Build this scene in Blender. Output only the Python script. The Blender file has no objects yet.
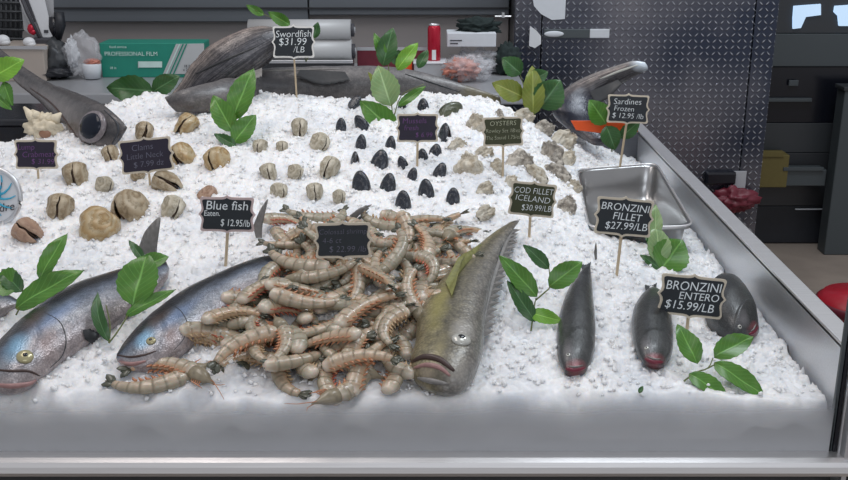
import bpy, bmesh, math, random
import numpy as np
from mathutils import Vector, Matrix, Euler
from mathutils.bvhtree import BVHTree
random.seed(7); RNG = np.random.default_rng(7)
PI = math.pi
SC = bpy.context.scene
COL = SC.collection

# ------------------------------------------------------------------ camera
F = 1015.0; PITCH = math.radians(18.1); SP, CP = math.sin(PITCH), math.cos(PITCH)
CZ = 0.8
EYE = Vector((0, 0, CZ))
cam_d = bpy.data.cameras.new('camera'); cam = bpy.data.objects.new('camera', cam_d); COL.objects.link(cam)
cam_d.sensor_width = 36; cam_d.lens = F / 848 * 36; cam_d.clip_start = .05
cam.location = EYE; cam.rotation_euler = (PI / 2 - PITCH, 0, 0)
SC.camera = cam
SC.view_settings.view_transform = 'Standard'
SC.view_settings.look = 'None'
SC.view_settings.exposure = 0

def ray(px, py):
    dx = (px - 424) / F; dy = (py - 240) / F
    return Vector((dx, CP - dy * SP, -(SP + dy * CP)))
def at(px, py, Y):
    d = ray(px, py); return EYE + d * (Y / d.y)
def atz(px, py, z):
    d = ray(px, py); return EYE + d * ((z - CZ) / d.z)
def sst(a, b, x):
    t = min(1, max(0, (x - a) / (b - a))); return t * t * (3 - 2 * t)

# ------------------------------------------------------------------ ice surface (smooth)
Y0 = 1.547; XW = 0.7026
def slope(X): return .2 - .19 * sst(.1, .72, X)
def yback(X): return 2.62 + .33 * sst(-1.12, -.8, X) + .15 * sst(.2, .5, X)
def zice(X, Y):
    z = slope(X) * (Y - Y0)
    z += .035 * math.exp(-(((X + .19) / .2) ** 2 + ((Y - 1.98) / .24) ** 2) ** 1.5)      # under the shrimp
    if Y < Y0: z = -(Y0 - Y) * 1.5
    return z
def P(px, py, h=0.0):
    d = ray(px, py); lo, hi = 1.2, 4.5
    t = lo; step = .03
    while t < hi:
        p = EYE + d * t
        if p.z - h < zice(p.x, p.y): break
        t += step
    a, b = t - step, t
    for _ in range(18):
        m = (a + b) / 2; p = EYE + d * m
        if p.z - h < zice(p.x, p.y): b = m
        else: a = m
    return EYE + d * b
def scl(p): # metres per pixel at p
    v = p - EYE; return (v.y * CP - v.z * SP) / F

# ------------------------------------------------------------------ materials
MATS = {}
class NT:
    def __init__(s, name):
        s.m = bpy.data.materials.new(name); s.m.use_nodes = True; s.t = s.m.node_tree
        s.b = s.t.nodes['Principled BSDF']; MATS[name] = s.m
    def n(s, typ, **kw):
        nd = s.t.nodes.new(typ)
        for k, v in kw.items(): setattr(nd, k, v)
        return nd
    def l(s, a, b): s.t.links.new(a, b)
    def math(s, op, a, b=None, c=None):
        nd = s.n('ShaderNodeMath', operation=op)
        for i, v in enumerate((a, b, c)):
            if v is None: continue
            if isinstance(v, (int, float)): nd.inputs[i].default_value = v
            else: s.l(v, nd.inputs[i])
        return nd.outputs[0]
    def ramp(s, fac, stops):
        r = s.n('ShaderNodeValToRGB'); e = r.color_ramp.elements
        while len(e) < len(stops): e.new(.5)
        for i, (p, c) in enumerate(stops):
            e[i].position = p; e[i].color = (*c, 1) if len(c) == 3 else c
        s.l(fac, r.inputs[0]); return r.outputs[0]
    def noise(s, scale, detail=4, coord='Object', rough=.5, vec=None, dist=0):
        if vec is None: vec = s.n('ShaderNodeTexCoord').outputs[coord]
        nd = s.n('ShaderNodeTexNoise'); s.l(vec, nd.inputs['Vector'])
        nd.inputs['Scale'].default_value = scale; nd.inputs['Detail'].default_value = detail
        nd.inputs['Roughness'].default_value = rough; nd.inputs['Distortion'].default_value = dist
        return nd.outputs[0]
    def mix(s, fac, a, b, mode='MIX'):
        nd = s.n('ShaderNodeMix', data_type='RGBA', blend_type=mode)
        for inp, v in ((nd.inputs[0], fac), (nd.inputs[6], a), (nd.inputs[7], b)):
            if isinstance(v, (int, float)): inp.default_value = v
            elif isinstance(v, tuple): inp.default_value = (*v, 1)
            else: s.l(v, inp)
        return nd.outputs[2]
    def bump(s, h, strength=.3, dist=.002):
        b = s.n('ShaderNodeBump'); b.inputs['Strength'].default_value = strength; b.inputs['Distance'].default_value = dist
        s.l(h, b.inputs['Height']); s.l(b.outputs[0], s.b.inputs['Normal'])
    def base(s, v):
        if isinstance(v, tuple): s.b.inputs['Base Color'].default_value = (*v, 1)
        else: s.l(v, s.b.inputs['Base Color'])
    def set(s, **kw):
        for k, v in kw.items(): s.b.inputs[k.replace('_', ' ')].default_value = v
        return s
def simple(name, col, rough=.5, metal=0, var=.12, scale=40, **kw):
    t = NT(name); n = t.noise(scale)
    t.base(t.mix(n, tuple(c * (1 - var) for c in col), tuple(min(1, c * (1 + var)) for c in col)))
    t.set(Roughness=rough, Metallic=metal, **kw); return t.m

def mk_mats():
    # ice
    t = NT('ice'); n = t.noise(9, 5); n2 = t.noise(160, 3)
    tc = t.n('ShaderNodeTexCoord'); sx = t.n('ShaderNodeSeparateXYZ'); t.l(tc.outputs['Object'], sx.inputs[0])
    c = t.ramp(n, [(.32, (.72, .74, .77)), (.5, (.90, .90, .91)), (.62, (.97, .965, .96))])
    c = t.mix(t.ramp(n2, [(.35, (0, 0, 0)), (.7, (1, 1, 1))]), t.mix(.35, c, (.72, .75, .80)), c)
    t.base(c)
    t.set(Roughness=.28, IOR=1.31, Subsurface_Weight=.8, Subsurface_Scale=.03, Transmission_Weight=0.0)
    t.b.inputs['Subsurface Radius'].default_value = (.8, .9, 1)
    t.bump(t.noise(260, 2), .3, .002)
    t = NT('ice_chip'); t.base(t.mix(t.noise(60), (.88, .89, .90), (.97, .97, .97))); t.set(Roughness=.2, IOR=1.31)
    # steel
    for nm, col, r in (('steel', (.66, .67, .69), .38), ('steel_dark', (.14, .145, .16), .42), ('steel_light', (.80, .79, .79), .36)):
        t = NT(nm); tc = t.n('ShaderNodeTexCoord'); mp = t.n('ShaderNodeMapping'); mp.inputs['Scale'].default_value = (3, 200, 200)
        t.l(tc.outputs['Object'], mp.inputs[0]); n = t.noise(1.5, 3, vec=mp.outputs[0])
        t.base(t.mix(n, tuple(c * .85 for c in col), tuple(min(1, c * 1.12) for c in col)))
        t.set(Metallic=.85, Roughness=r); t.bump(n, .05, .001)
    simple('steel_pan', (.40, .40, .40), .28, .95, .06, 20)
    simple('backsplash', (.36, .335, .33), .5, .25, .1, 3)
    simple('hood_grey', (.135, .15, .168), .45, .3, .1, 2)
    simple('counter_top', (.36, .37, .39), .35, .3, .08, 5)
    simple('dark', (.016, .018, .024), .5, 0, .2); simple('dark_panel', (.045, .047, .052), .35, .2, .2, 2)
    simple('mid_panel', (.055, .06, .066), .4, .3, .2, 2); simple('grey_panel', (.075, .088, .095), .5, .2, .1, 3)
    simple('black_gloss', (.008, .009, .014), .2); simple('seam', (.02, .02, .024), .6)
    simple('floor_brown', (.30, .245, .205), .6, 0, .3, 6)
    simple('red_plastic', (.36, .008, .02), .35); simple('dark_red', (.13, .012, .025), .5, 0, .4, 30)
    simple('white_paper', (.6, .63, .67), .7, 0, .05); simple('white_plastic', (.68, .7, .73), .35, 0, .05)
    simple('grey_plastic', (.40, .41, .43), .4, 0, .05); simple('roll_grey', (.45, .455, .46), .45, .1, .06, 8)
    simple('tan_box', (.40, .35, .31), .7, 0, .1, 10); simple('yellow_box', (.14, .11, .03), .6)
    simple('box_green', (.012, .23, .165), .5, 0, .08); simple('box_white', (.46, .48, .49), .6, 0, .05)
    simple('box_ink', (.55, .72, .68), .6); simple('ink_dark', (.05, .05, .06), .6)
    simple('orange', (.85, .11, .02), .4, 0, .1); simple('stick_wood', (.55, .44, .30), .6, 0, .15, 60)
    simple('frame_wood', (.62, .55, .44), .6, 0, .12, 80); simple('frame_pink', (.60, .47, .46), .6, 0, .12, 80)
    simple('frame_white', (.78, .77, .74), .6, 0, .08, 80)
    simple('chalkboard', (.010, .015, .021), .45, 0, .3, 60); simple('chalkboard_olive', (.035, .040, .012), .45, 0, .3, 60)
    simple('chalkboard_violet', (.014, .010, .026), .4, 0, .3, 60)
    simple('chalk', (.75, .8, .82), .9, 0, .2, 400); simple('chalk_faint', (.14, .14, .19), .9, 0, .3, 300)
    simple('chalk_violet', (.17, .07, .22), .9, 0, .3, 300); simple('chalk_yellow', (.5, .52, .38), .9, 0, .3, 300)
    simple('logo_blue', (.05, .42, .62), .5)
    simple('can_red', (.42, .008, .03), .25, .3, .1); simple('meat', (.55, .20, .14), .4, 0, .4, 30)
    simple('dark_cloth', (.012, .022, .022), .9, 0, .3, 60); simple('shell_cream', (.70, .62, .47), .6, 0, .2, 50)
    # plastic film
    t = NT('plastic_film'); t.base((.75, .76, .8)); t.set(Roughness=.15, Alpha=.28); t.bump(t.noise(22, 3), .8, .01)
    t = NT('fogged_glass')                                         # condensation, thickest at the foot of the pane
    tc = t.n('ShaderNodeTexCoord'); s = t.n('ShaderNodeSeparateXYZ'); t.l(tc.outputs['Generated'], s.inputs[0])
    n = t.noise(5, 4)
    f = t.math('ADD', s.outputs[2], t.math('MULTIPLY', t.math('SUBTRACT', n, .5), .35))
    a = t.ramp(f, [(.08, (.85, .85, .85)), (.4, (.7, .7, .7)), (.7, (.4, .4, .4)), (.95, (0, 0, 0))])
    t.base((.50, .51, .53)); t.l(a, t.b.inputs['Alpha']); t.set(Roughness=.5)
    t = NT('window_light'); t.base((.4, .5, .6)); t.b.inputs['Emission Color'].default_value = (.5, .68, .9, 1); t.set(Emission_Strength=.75)  # emissive colour for storefront reflections on the dark glass
    t = NT('light_streak'); t.base((.5, .5, .5)); t.set(Roughness=.3, Metallic=.5)
    # diamond plate
    t = NT('diamond_plate'); tc = t.n('ShaderNodeTexCoord'); s = t.n('ShaderNodeSeparateXYZ'); t.l(tc.outputs['Object'], s.inputs[0])
    c = .025
    u = t.math('DIVIDE', s.outputs[0], c); v = t.math('DIVIDE', s.outputs[2], c)
    par = t.math('FLOORED_MODULO', t.math('ADD', t.math('FLOOR', u), t.math('FLOOR', v)), 2)
    sg = t.math('SUBTRACT', t.math('MULTIPLY', par, 2), 1)
    lu = t.math('SUBTRACT', t.math('FRACT', u), .5); lv = t.math('MULTIPLY', t.math('SUBTRACT', t.math('FRACT', v), .5), sg)
    A = t.math('MULTIPLY', t.math('ADD', lu, lv), 1.45); B = t.math('MULTIPLY', t.math('SUBTRACT', lu, lv), 5.5)
    d = t.math('SQRT', t.math('ADD', t.math('MULTIPLY', A, A), t.math('MULTIPLY', B, B)))
    m = t.ramp(d, [(.5, (1, 1, 1)), (1.0, (0, 0, 0))])
    n = t.noise(1.4, 3)
    base = t.ramp(n, [(.38, (.045, .055, .085)), (.62, (.22, .215, .24))])
    t.base(t.mix(m, base, t.mix(.65, base, (.75, .78, .84)))); t.set(Metallic=.75, Roughness=.24); t.bump(m, 1, .008)  # broad pale patches and brightened tread marks: reflections put into the colour
    # fish skins, driven by the baked body coordinates (u nose->tail, v belly->back)
    def fish(name, stops, spec, scale=500, patch=None, metal=.35, rough=.28, streak=False, belly_noise=.5):
        t = NT(name); at_ = t.n('ShaderNodeAttribute', attribute_name='body'); s = t.n('ShaderNodeSeparateColor'); t.l(at_.outputs['Color'], s.inputs[0])
        n = t.noise(30, 4)
        v = t.math('ADD', s.outputs[1], t.math('MULTIPLY', t.math('SUBTRACT', n, .5), .25 * belly_noise * 2))
        c = t.ramp(v, stops)
        if streak:
            cb = t.n('ShaderNodeCombineXYZ'); t.l(t.math('MULTIPLY', s.outputs[0], 3.), cb.inputs[0]); t.l(t.math('MULTIPLY', s.outputs[1], 22.), cb.inputs[1])
            t.l(t.math('MULTIPLY', s.outputs[2], 10.), cb.inputs[2])
            st = t.noise(1.6, 5, vec=cb.outputs[0], rough=.65)
            c = t.mix(t.ramp(st, [(.42, (0, 0, 0)), (.58, (1, 1, 1))]), t.mix(.6, c, (.015, .015, .022)), t.mix(.12, c, (.5, .45, .43)))
        vo = t.n('ShaderNodeTexVoronoi'); vo.inputs['Scale'].default_value = scale; t.l(t.n('ShaderNodeTexCoord').outputs['Object'], vo.inputs['Vector'])
        sc = t.ramp(vo.outputs['Distance'], [(0, (1, 1, 1)), (.7, (.45, .45, .45))])
        c = t.mix(spec, c, sc, 'MULTIPLY')
        c = t.mix(.8, c, t.ramp(t.noise(75, 5, rough=.65), [(.3, (.5, .5, .52)), (.5, (.9, .9, .9)), (.7, (1.35, 1.33, 1.3))]), 'MULTIPLY')
        if patch:
            for (pu, pv, ru, rv, pc, amt) in patch:
                A = t.math('DIVIDE', t.math('SUBTRACT', s.outputs[0], pu), ru); B = t.math('DIVIDE', t.math('SUBTRACT', s.outputs[1], pv), rv)
                r = t.math('SQRT', t.math('ADD', t.math('MULTIPLY', A, A), t.math('MULTIPLY', B, B)))
                r = t.math('ADD', r, t.math('MULTIPLY', t.math('SUBTRACT', n, .5), .8))
                c = t.mix(t.math('MULTIPLY', t.ramp(r, [(.2, (1, 1, 1)), (1, (0, 0, 0))]), amt), c, pc)
        t.base(c); t.set(Metallic=metal, Roughness=rough); t.b.inputs['Coat Weight'].default_value = .25; t.b.inputs['Coat Roughness'].default_value = .2
        t.bump(t.math('ADD', vo.outputs['Distance'], t.math('MULTIPLY', t.noise(60, 4), 1.5)), .35, .0015)
    fish('bluefish_skin', [(.06, (.46, .40, .40)), (.3, (.34, .37, .42)), (.5, (.15, .19, .26)), (.66, (.035, .042, .055)), (.9, (.018, .02, .026)), (1, (.05, .05, .06))], .6, 300,
         [(.27, .42, .08, .22, (.22, .42, .60), .8), (.47, .42, .14, .16, (.12, .20, .36), .6), (.38, .62, .09, .2, (.10, .07, .06), .75), (.40, .2, .08, .2, (.22, .14, .12), .6), (.05, .1, .08, .3, (.36, .22, .23), .6), (.12, .8, .1, .2, (.16, .15, .15), .7)])
    fish('bass_skin', [(.05, (.34, .29, .18)), (.3, (.31, .27, .15)), (.5, (.20, .18, .12)), (.7, (.25, .225, .17)), (.9, (.27, .25, .22)), (1, (.32, .31, .29))], .8, 190,
         [(.45, .3, .2, .2, (.30, .27, .07), .6), (.06, .3, .07, .3, (.34, .28, .22), .6), (.20, .45, .12, .14, (.30, .26, .13), .6), (.32, .70, .08, .2, (.42, .40, .37), .7), (.12, .9, .1, .3, (.36, .34, .31), .5)], metal=.1, rough=.35)
    fish('bronzini_skin', [(.05, (.11, .115, .115)), (.4, (.06, .065, .065)), (.7, (.035, .038, .038)), (.95, (.10, .105, .11))], .8, 380,
         [(.02, .5, .07, .5, (.22, .05, .06), .8), (.16, .75, .12, .2, (.22, .21, .22), .6)], metal=.2, rough=.33)
    fish('sword_skin', [(.05, (.26, .22, .21)), (.35, (.13, .12, .125)), (.6, (.055, .055, .062)), (.95, (.13, .12, .12))], .5, 300,
         [(.62, .45, .25, .35, (.24, .21, .20), .5)], metal=.15, rough=.2)
    fish('trunk_skin', [(.05, (.13, .115, .11)), (.4, (.15, .135, .13)), (.7, (.11, .105, .11)), (.95, (.20, .19, .19))], .5, 240,
         [(.38, .75, .09, .22, (.015, .015, .02), .9), (.93, .6, .12, .8, (.15, .125, .05), .8)], metal=.05, rough=.4, streak=False)
    fish('tail_skin', [(.05, (.06, .058, .062)), (.3, (.10, .10, .115)), (.55, (.055, .058, .075)), (.8, (.17, .145, .135)), (.97, (.42, .34, .30))], .4, 260, None, metal=.15, rough=.25, streak=True)
    fish('dark_tail_skin', [(.05, (.02, .022, .03)), (.35, (.03, .032, .04)), (.6, (.06, .055, .06)), (.85, (.30, .25, .23)), (1, (.4, .36, .34))], .4, 300,
         [(.2, .5, .42, 1.4, (.010, .014, .032), .95), (.98, .6, .16, .9, (.6, .68, .75), .9)], metal=.15, rough=.25, streak=True)
    simple('fin_grey', (.23, .22, .21), .4, .1, .4, 120); simple('fin_dark', (.035, .037, .04), .4, .1, .3, 120)
    simple('fin_olive', (.22, .22, .07), .4, 0, .4, 100)
    simple('eye_gold', (.42, .38, .22), .15, .3, .3, 200); simple('eye_pale', (.5, .5, .46), .15, .2, .2, 200)
    simple('pupil', (.006, .008, .012), .05); simple('eye_deep', (.010, .014, .024), .03, Specular_IOR_Level=.22); simple('eye_ring', (.18, .16, .17), .15, 0, .5, 150)
    simple('mouth_pink', (.34, .19, .18), .4, 0, .3, 100); simple('mouth_dark', (.06, .035, .03), .4); simple('mouth_red', (.16, .012, .03), .3)
    simple('gill_line', (.035, .04, .05), .5); simple('gill_red', (.10, .02, .02), .4)
    # leaves
    for nm, a, b in (('leaf_green', (.035, .13, .012), (.10, .26, .03)), ('leaf_bright', (.11, .30, .02), (.20, .42, .04)), ('leaf_dark', (.015, .07, .012), (.04, .13, .03)), ('leaf_olive', (.13, .19, .02), (.24, .27, .05)),
                     ('leaf_pale', (.16, .27, .10), (.26, .38, .17))):
        t = NT(nm); at_ = t.n('ShaderNodeAttribute', attribute_name='body'); s = t.n('ShaderNodeSeparateColor'); t.l(at_.outputs['Color'], s.inputs[0])
        n = t.noise(35, 3); c = t.mix(n, a, b)
        # veins
        dv = t.math('ABSOLUTE', t.math('SUBTRACT', s.outputs[1], .5))
        mid = t.ramp(dv, [(.0, (1, 1, 1)), (.045, (0, 0, 0))])
        w = t.math('FRACT', t.math('SUBTRACT', t.math('MULTIPLY', s.outputs[0], 9), t.math('MULTIPLY', dv, 5)))
        side = t.ramp(w, [(.0, (.5, .5, .5)), (.12, (0, 0, 0)), (.9, (0, 0, 0)), (1, (.5, .5, .5))])
        vein = t.math('MAXIMUM', mid, t.math('MULTIPLY', side, .6))
        c = t.mix(vein, c, tuple(min(1, x * 1.5 + .05) for x in b)); t.base(c)
        t.set(Roughness=.32, Subsurface_Weight=.15, Subsurface_Scale=.003); t.bump(vein, .3, .001)
    simple('twig', (.14, .17, .05), .6, 0, .3)
    # shells
    def shell(name, stops, rough, bump=.4, coat=0, dark=None, ring=1.0):
        t = NT(name); at_ = t.n('ShaderNodeAttribute', attribute_name='body'); s = t.n('ShaderNodeSeparateColor'); t.l(at_.outputs['Color'], s.inputs[0])
        oi = t.n('ShaderNodeObjectInfo')
        n = t.noise(3.5, 6, rough=.65, vec=None)
        x = t.math('FRACT', t.math('ADD', t.math('MULTIPLY', s.outputs[0], 3. * ring), t.math('MULTIPLY', n, 2.2)))
        g = t.math('ADD', t.math('MULTIPLY', t.math('ABSOLUTE', t.math('SUBTRACT', x, .5)), .45), t.math('MULTIPLY', n, .85))
        c = t.ramp(g, stops)
        c = t.mix(t.math('MULTIPLY', oi.outputs['Random'], .5), c, t.mix(.5, c, stops[0][1]))
        t.base(c); t.set(Roughness=rough); t.b.inputs['Coat Weight'].default_value = coat; t.bump(g, bump, .02)
    shell('clam_brown', [(.25, (.17, .12, .065)), (.45, (.34, .26, .16)), (.65, (.50, .42, .30))], .5, .5)
    shell('clam_amber', [(.25, (.22, .13, .05)), (.45, (.42, .28, .12)), (.65, (.52, .42, .26))], .35, .4, .3)
    shell('clam_rust', [(.15, (.16, .09, .06)), (.5, (.40, .25, .17)), (.8, (.5, .36, .26))], .5, .4)
    shell('clam_pale', [(.25, (.24, .20, .14)), (.45, (.44, .39, .29)), (.65, (.62, .57, .46))], .5, .5)
    shell('mussel_shell', [(.15, (.006, .008, .013)), (.55, (.014, .020, .034)), (.9, (.05, .05, .05))], .2, .3, .5)
    shell('mussel_olive', [(.15, (.03, .035, .02)), (.55, (.08, .09, .05)), (.9, (.14, .14, .08))], .3, .3, .4)
    shell('oyster_shell', [(.28, (.14, .12, .09)), (.38, (.40, .33, .23)), (.5, (.62, .56, .45)), (.8, (.74, .70, .60))], .4, .6, ring=.35)
    shell('oyster_grey', [(.3, (.08, .075, .068)), (.48, (.30, .265, .22)), (.62, (.55, .50, .43)), (.85, (.68, .64, .56))], .4, .6, ring=.35)
    simple('shell_gape', (.10, .055, .035), .5, 0, .4, 3); simple('clam_flesh', (.30, .16, .10), .3, 0, .3, 3)
    # shrimp
    t = NT('shrimp_shell'); at_ = t.n('ShaderNodeAttribute', attribute_name='body'); s = t.n('ShaderNodeSeparateColor'); t.l(at_.outputs['Color'], s.inputs[0])
    oi = t.n('ShaderNodeObjectInfo')
    c0 = t.mix(oi.outputs['Random'], (.60, .46, .34), (.44, .41, .33))
    c0 = t.mix(t.ramp(t.noise(60, 4), [(.3, (0, 0, 0)), (.7, (1, 1, 1))]), t.mix(.7, c0, (.22, .19, .13)), c0)
    seg = t.math('FRACT', t.math('MULTIPLY', s.outputs[0], 6.5))
    bd = t.ramp(seg, [(0, (.9, .9, .9)), (.12, (.05, .05, .05)), (.8, (0, 0, 0)), (.97, (.85, .85, .85))])
    c = t.mix(bd, c0, (.21, .17, .115))
    c = t.mix(t.ramp(s.outputs[1], [(.1, (.7, .7, .7)), (.35, (0, 0, 0))]), c, (.55, .36, .22))       # belly side
    c = t.mix(t.ramp(s.outputs[1], [(.75, (0, 0, 0)), (1, (.5, .5, .5))]), c, (.30, .28, .20))           # back
    c = t.mix(t.ramp(s.outputs[0], [(.02, (1, 1, 1)), (.1, (0, 0, 0))]), c, (.62, .54, .44))            # pale cut end
    t.base(c); t.set(Roughness=.22, Subsurface_Weight=.25, Subsurface_Scale=.006); t.b.inputs['Coat Weight'].default_value = .12
    t.bump(t.noise(110, 4), .4, .002)
    simple('shrimp_tail', (.085, .088, .065), .25, 0, .5, 120); simple('shrimp_leg', (.46, .20, .10), .3, 0, .5, 120)
    simple('shrimp_leg_pale', (.46, .33, .19), .3, 0, .4, 120); simple('shrimp_head', (.27, .23, .16), .25, 0, .5, 90)
    simple('shrimp_red', (.46, .12, .07), .25, 0, .4, 120)
mk_mats()

# ------------------------------------------------------------------ objects
def tag(o, label=None, cat=None, group=None, kind=None):
    if label: o['label'] = label
    if cat: o['category'] = cat
    if group: o['group'] = group
    if kind: o['kind'] = kind
    return o
def empty(name, loc=(0, 0, 0), label=None, cat=None, group=None):
    o = bpy.data.objects.new(name, None); COL.objects.link(o); o.location = loc; o.empty_display_size = .02
    return tag(o, label, cat, group)
def obj(name, verts, faces, mat, parent=None, smooth=True, attr=None, world=True, mats=None, midx=None):
    me = bpy.data.meshes.new(name); me.from_pydata([tuple(v) for v in verts], [], faces); 
    for m in (mats or [mat]): me.materials.append(MATS[m])
    if midx is not None: me.polygons.foreach_set('material_index', midx)
    if smooth: me.polygons.foreach_set('use_smooth', [True] * len(me.polygons))
    if attr is not None:
        a = me.attributes.new('body', 'FLOAT_COLOR', 'POINT'); a.data.foreach_set('color', np.array([(*x, 1) for x in attr], dtype=np.float32).ravel())
    me.update()
    o = bpy.data.objects.new(name, me); COL.objects.link(o)
    if parent is not None:
        o.parent = parent
        if world:   # verts were given in world space: bake the offset
            off = Vector(root_of(parent).location)
            me.transform(Matrix.Translation(-off))
    return o
def root_of(o):
    while o.parent: o = o.parent
    return o
def local_top(o, origin):   # a top-level mesh in world coordinates: move its origin
    o.data.transform(Matrix.Translation(-Vector(origin))); o.location = origin; return o

class MB:
    def __init__(s): s.v = []; s.f = []
    def add(s, v, f):
        b = len(s.v); s.v += [Vector(x) for x in v]; s.f += [tuple(i + b for i in q) for q in f]; return s
    def box(s, c, d, rot=None, bev=0.0):
        bm = bmesh.new(); bmesh.ops.create_cube(bm, size=1)
        bmesh.ops.scale(bm, vec=d, verts=bm.verts)
        if bev: bmesh.ops.bevel(bm, geom=bm.edges[:], offset=bev, segments=2, profile=.5, affect='EDGES')
        M = Matrix.Translation(c) @ (rot if rot else Matrix())
        bm.verts.ensure_lookup_table()
        s.add([M @ v.co for v in bm.verts], [[v.index for v in f.verts] for f in bm.faces]); bm.free(); return s
    def tube(s, pts, r, n=8, flat=1.0, cap=True):
        pts = [Vector(p) for p in pts]; rs = r if isinstance(r, (list, tuple)) else [r] * len(pts); b = len(s.v)
        up = Vector((0.13, .2, 1)).normalized()
        for i, p in enumerate(pts):
            t = (pts[min(i + 1, len(pts) - 1)] - pts[max(i - 1, 0)]).normalized()
            a = t.cross(up)
            if a.length < .1: a = t.cross(Vector((1, 0, 0)))
            a.normalize(); c = a.cross(t)
            for k in range(n):
                th = 2 * PI * k / n; s.v.append(p + (a * math.cos(th) + c * math.sin(th) * flat) * rs[i])
        for i in range(len(pts) - 1):
            for k in range(n):
                k2 = (k + 1) % n; s.f.append((b + i * n + k, b + i * n + k2, b + (i + 1) * n + k2, b + (i + 1) * n + k))
        if cap:
            s.f.append(tuple(b + k for k in range(n))[::-1]); s.f.append(tuple(b + (len(pts) - 1) * n + k for k in range(n)))
        return s
    def ball(s, c, r, sub=2, rot=None):
        bm = bmesh.new(); bmesh.ops.create_icosphere(bm, subdivisions=sub, radius=1)
        r = (r, r, r) if isinstance(r, (int, float)) else r
        M = Matrix.Translation(c) @ (rot if rot else Matrix()) @ Matrix.Diagonal((*r, 1))
        s.add([M @ v.co for v in bm.verts], [[v.index for v in f.verts] for f in bm.faces]); bm.free(); return s
    def prism(s, out, z0, z1, M=None):   # outline in xy extruded along z
        n = len(out); M = M or Matrix()
        s.add([M @ Vector((x, y, z)) for z in (z0, z1) for x, y in out], [tuple(range(n))[::-1], tuple(range(n, 2 * n))] + [(i, (i + 1) % n, n + (i + 1) % n, n + i) for i in range(n)]); return s
    def build(s, name, mat, parent=None, smooth=False, **k): return obj(name, s.v, s.f, mat, parent, smooth, **k)
def struct(name, mb, mat, smooth=False):
    o = mb.build(name, mat, None, smooth); o['kind'] = 'structure'; return o

def catmull(pts, n):
    pts = [Vector(p) for p in pts]; out = []
    m = len(pts) - 1
    for j in range(n):
        x = j / (n - 1) * m; i = min(int(x), m - 1); t = x - i
        p0 = pts[max(i - 1, 0)] if i > 0 else pts[0] * 2 - pts[1]
        p1, p2 = pts[i], pts[i + 1]; p3 = pts[i + 2] if i + 2 <= m else pts[m] * 2 - pts[m - 1]
        out.append(.5 * ((2 * p1) + (p2 - p0) * t + (2 * p0 - 5 * p1 + 4 * p2 - p3) * t * t + (3 * p1 - p0 - 3 * p2 + p3) * t ** 3))
    return out
def cat1(vals, n): return [p.x for p in catmull([(v, 0, 0) for v in vals], n)]

GILL = [None]
def loft(A, B, th, N=48, R=28, power=1.0, ruff=0.0, upward=Vector((0, -.35, 1))):
    from mathutils import noise
    N = max(N, 90); R = 44; g = GILL[0]
    """body between a dorsal line A and a ventral line B, half-thickness th (fraction of the half width)"""
    A = catmull(A, N); B = catmull(B, N); th = cat1(th, N)
    v = []; at_ = []; f = []
    C = [(a + b) / 2 for a, b in zip(A, B)]
    for i in range(N):
        w = (A[i] - B[i]) / 2; t = (C[min(i + 1, N - 1)] - C[max(i - 1, 0)])
        n = t.cross(w); n.normalize()
        if n.dot(upward) < 0: n = -n
        for k in range(R):
            a = 2 * PI * k / R; ca, sa = math.cos(a), math.sin(a)
            ca2 = math.copysign(abs(ca) ** power, ca); sa2 = math.copysign(abs(sa) ** power, sa)
            j = 1 + ruff * (random.random() - .5) + .035 * noise.noise(C[i] * 22 + Vector((ca2, sa2, 0)) * .9)
            if g:
                ug = g * (1 - .28 * (ca2 + .1) ** 2); e = (ug - i / (N - 1)) / .012; j += .055 * min(1, max(0, e)) * max(0, 1 - (ug - i / (N - 1)) / .3) * (1 - ca2 ** 4)
            v.append(C[i] + (w * ca2 + n * w.length * th[i] * sa2) * j); at_.append((i / (N - 1), ca2 * .5 + .5, sa2 * .5 + .5))
    for i in range(N - 1):
        for k in range(R):
            k2 = (k + 1) % R; f.append((i * R + k, i * R + k2, (i + 1) * R + k2, (i + 1) * R + k))
    for i, e in ((0, -1), (N - 1, 1)):
        d = (C[i] - C[1 if i == 0 else N - 2]).normalized() * (A[i] - B[i]).length * .12
        v.append(C[i] + d); at_.append((i / (N - 1), .5, .5)); c = len(v) - 1
        for k in range(R):
            q = (c, i * R + k, i * R + (k + 1) % R); f.append(q if e > 0 else q[::-1])
    return v, f, at_
def caster(v, f):
    bv = BVHTree.FromPolygons([tuple(x) for x in v], f)
    def hit(px, py, lift=0.0):
        d = ray(px, py).normalized(); loc, nrm, i, dist = bv.ray_cast(EYE, d)
        if loc is None:
            p = P(px, py); loc, nrm, i, dist = bv.find_nearest(p)
        if nrm.dot(d) > 0: nrm = -nrm
        return loc + nrm * lift, nrm
    return hit
def quat(n): return n.to_track_quat('Z', 'Y').to_matrix().to_4x4()
def line_on(hit, pts, r, lift=0.0, n=14, flat=1.0):
    c = catmull([(x, y, 0) for x, y in pts], n); L = [hit(p.x, p.y, lift)[0] for p in c]
    rr = [r * (.35 + .65 * math.sin(PI * min(1, max(0, (i + .6) / n)))) for i in range(n)]
    return MB().tube(L, rr, 6)
def eye_on(root, hit, px, py, r, ring='eye_gold', pupil='pupil', pr=.5, dome=.45, nm='eye'):
    p, n = hit(px, py); q = quat(n)
    e = MB().ball(p + n * r * .05, (r, r, r * dome), 3, q).build(nm, ring, root, True)
    MB().ball(p + n * r * (.06 + dome * (.55 if pr < .7 else .35)), (r * pr, r * pr, r * dome * (.55 if pr < .7 else .85)), 2, q).build('pupil', pupil, e, True)
    return e
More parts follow.
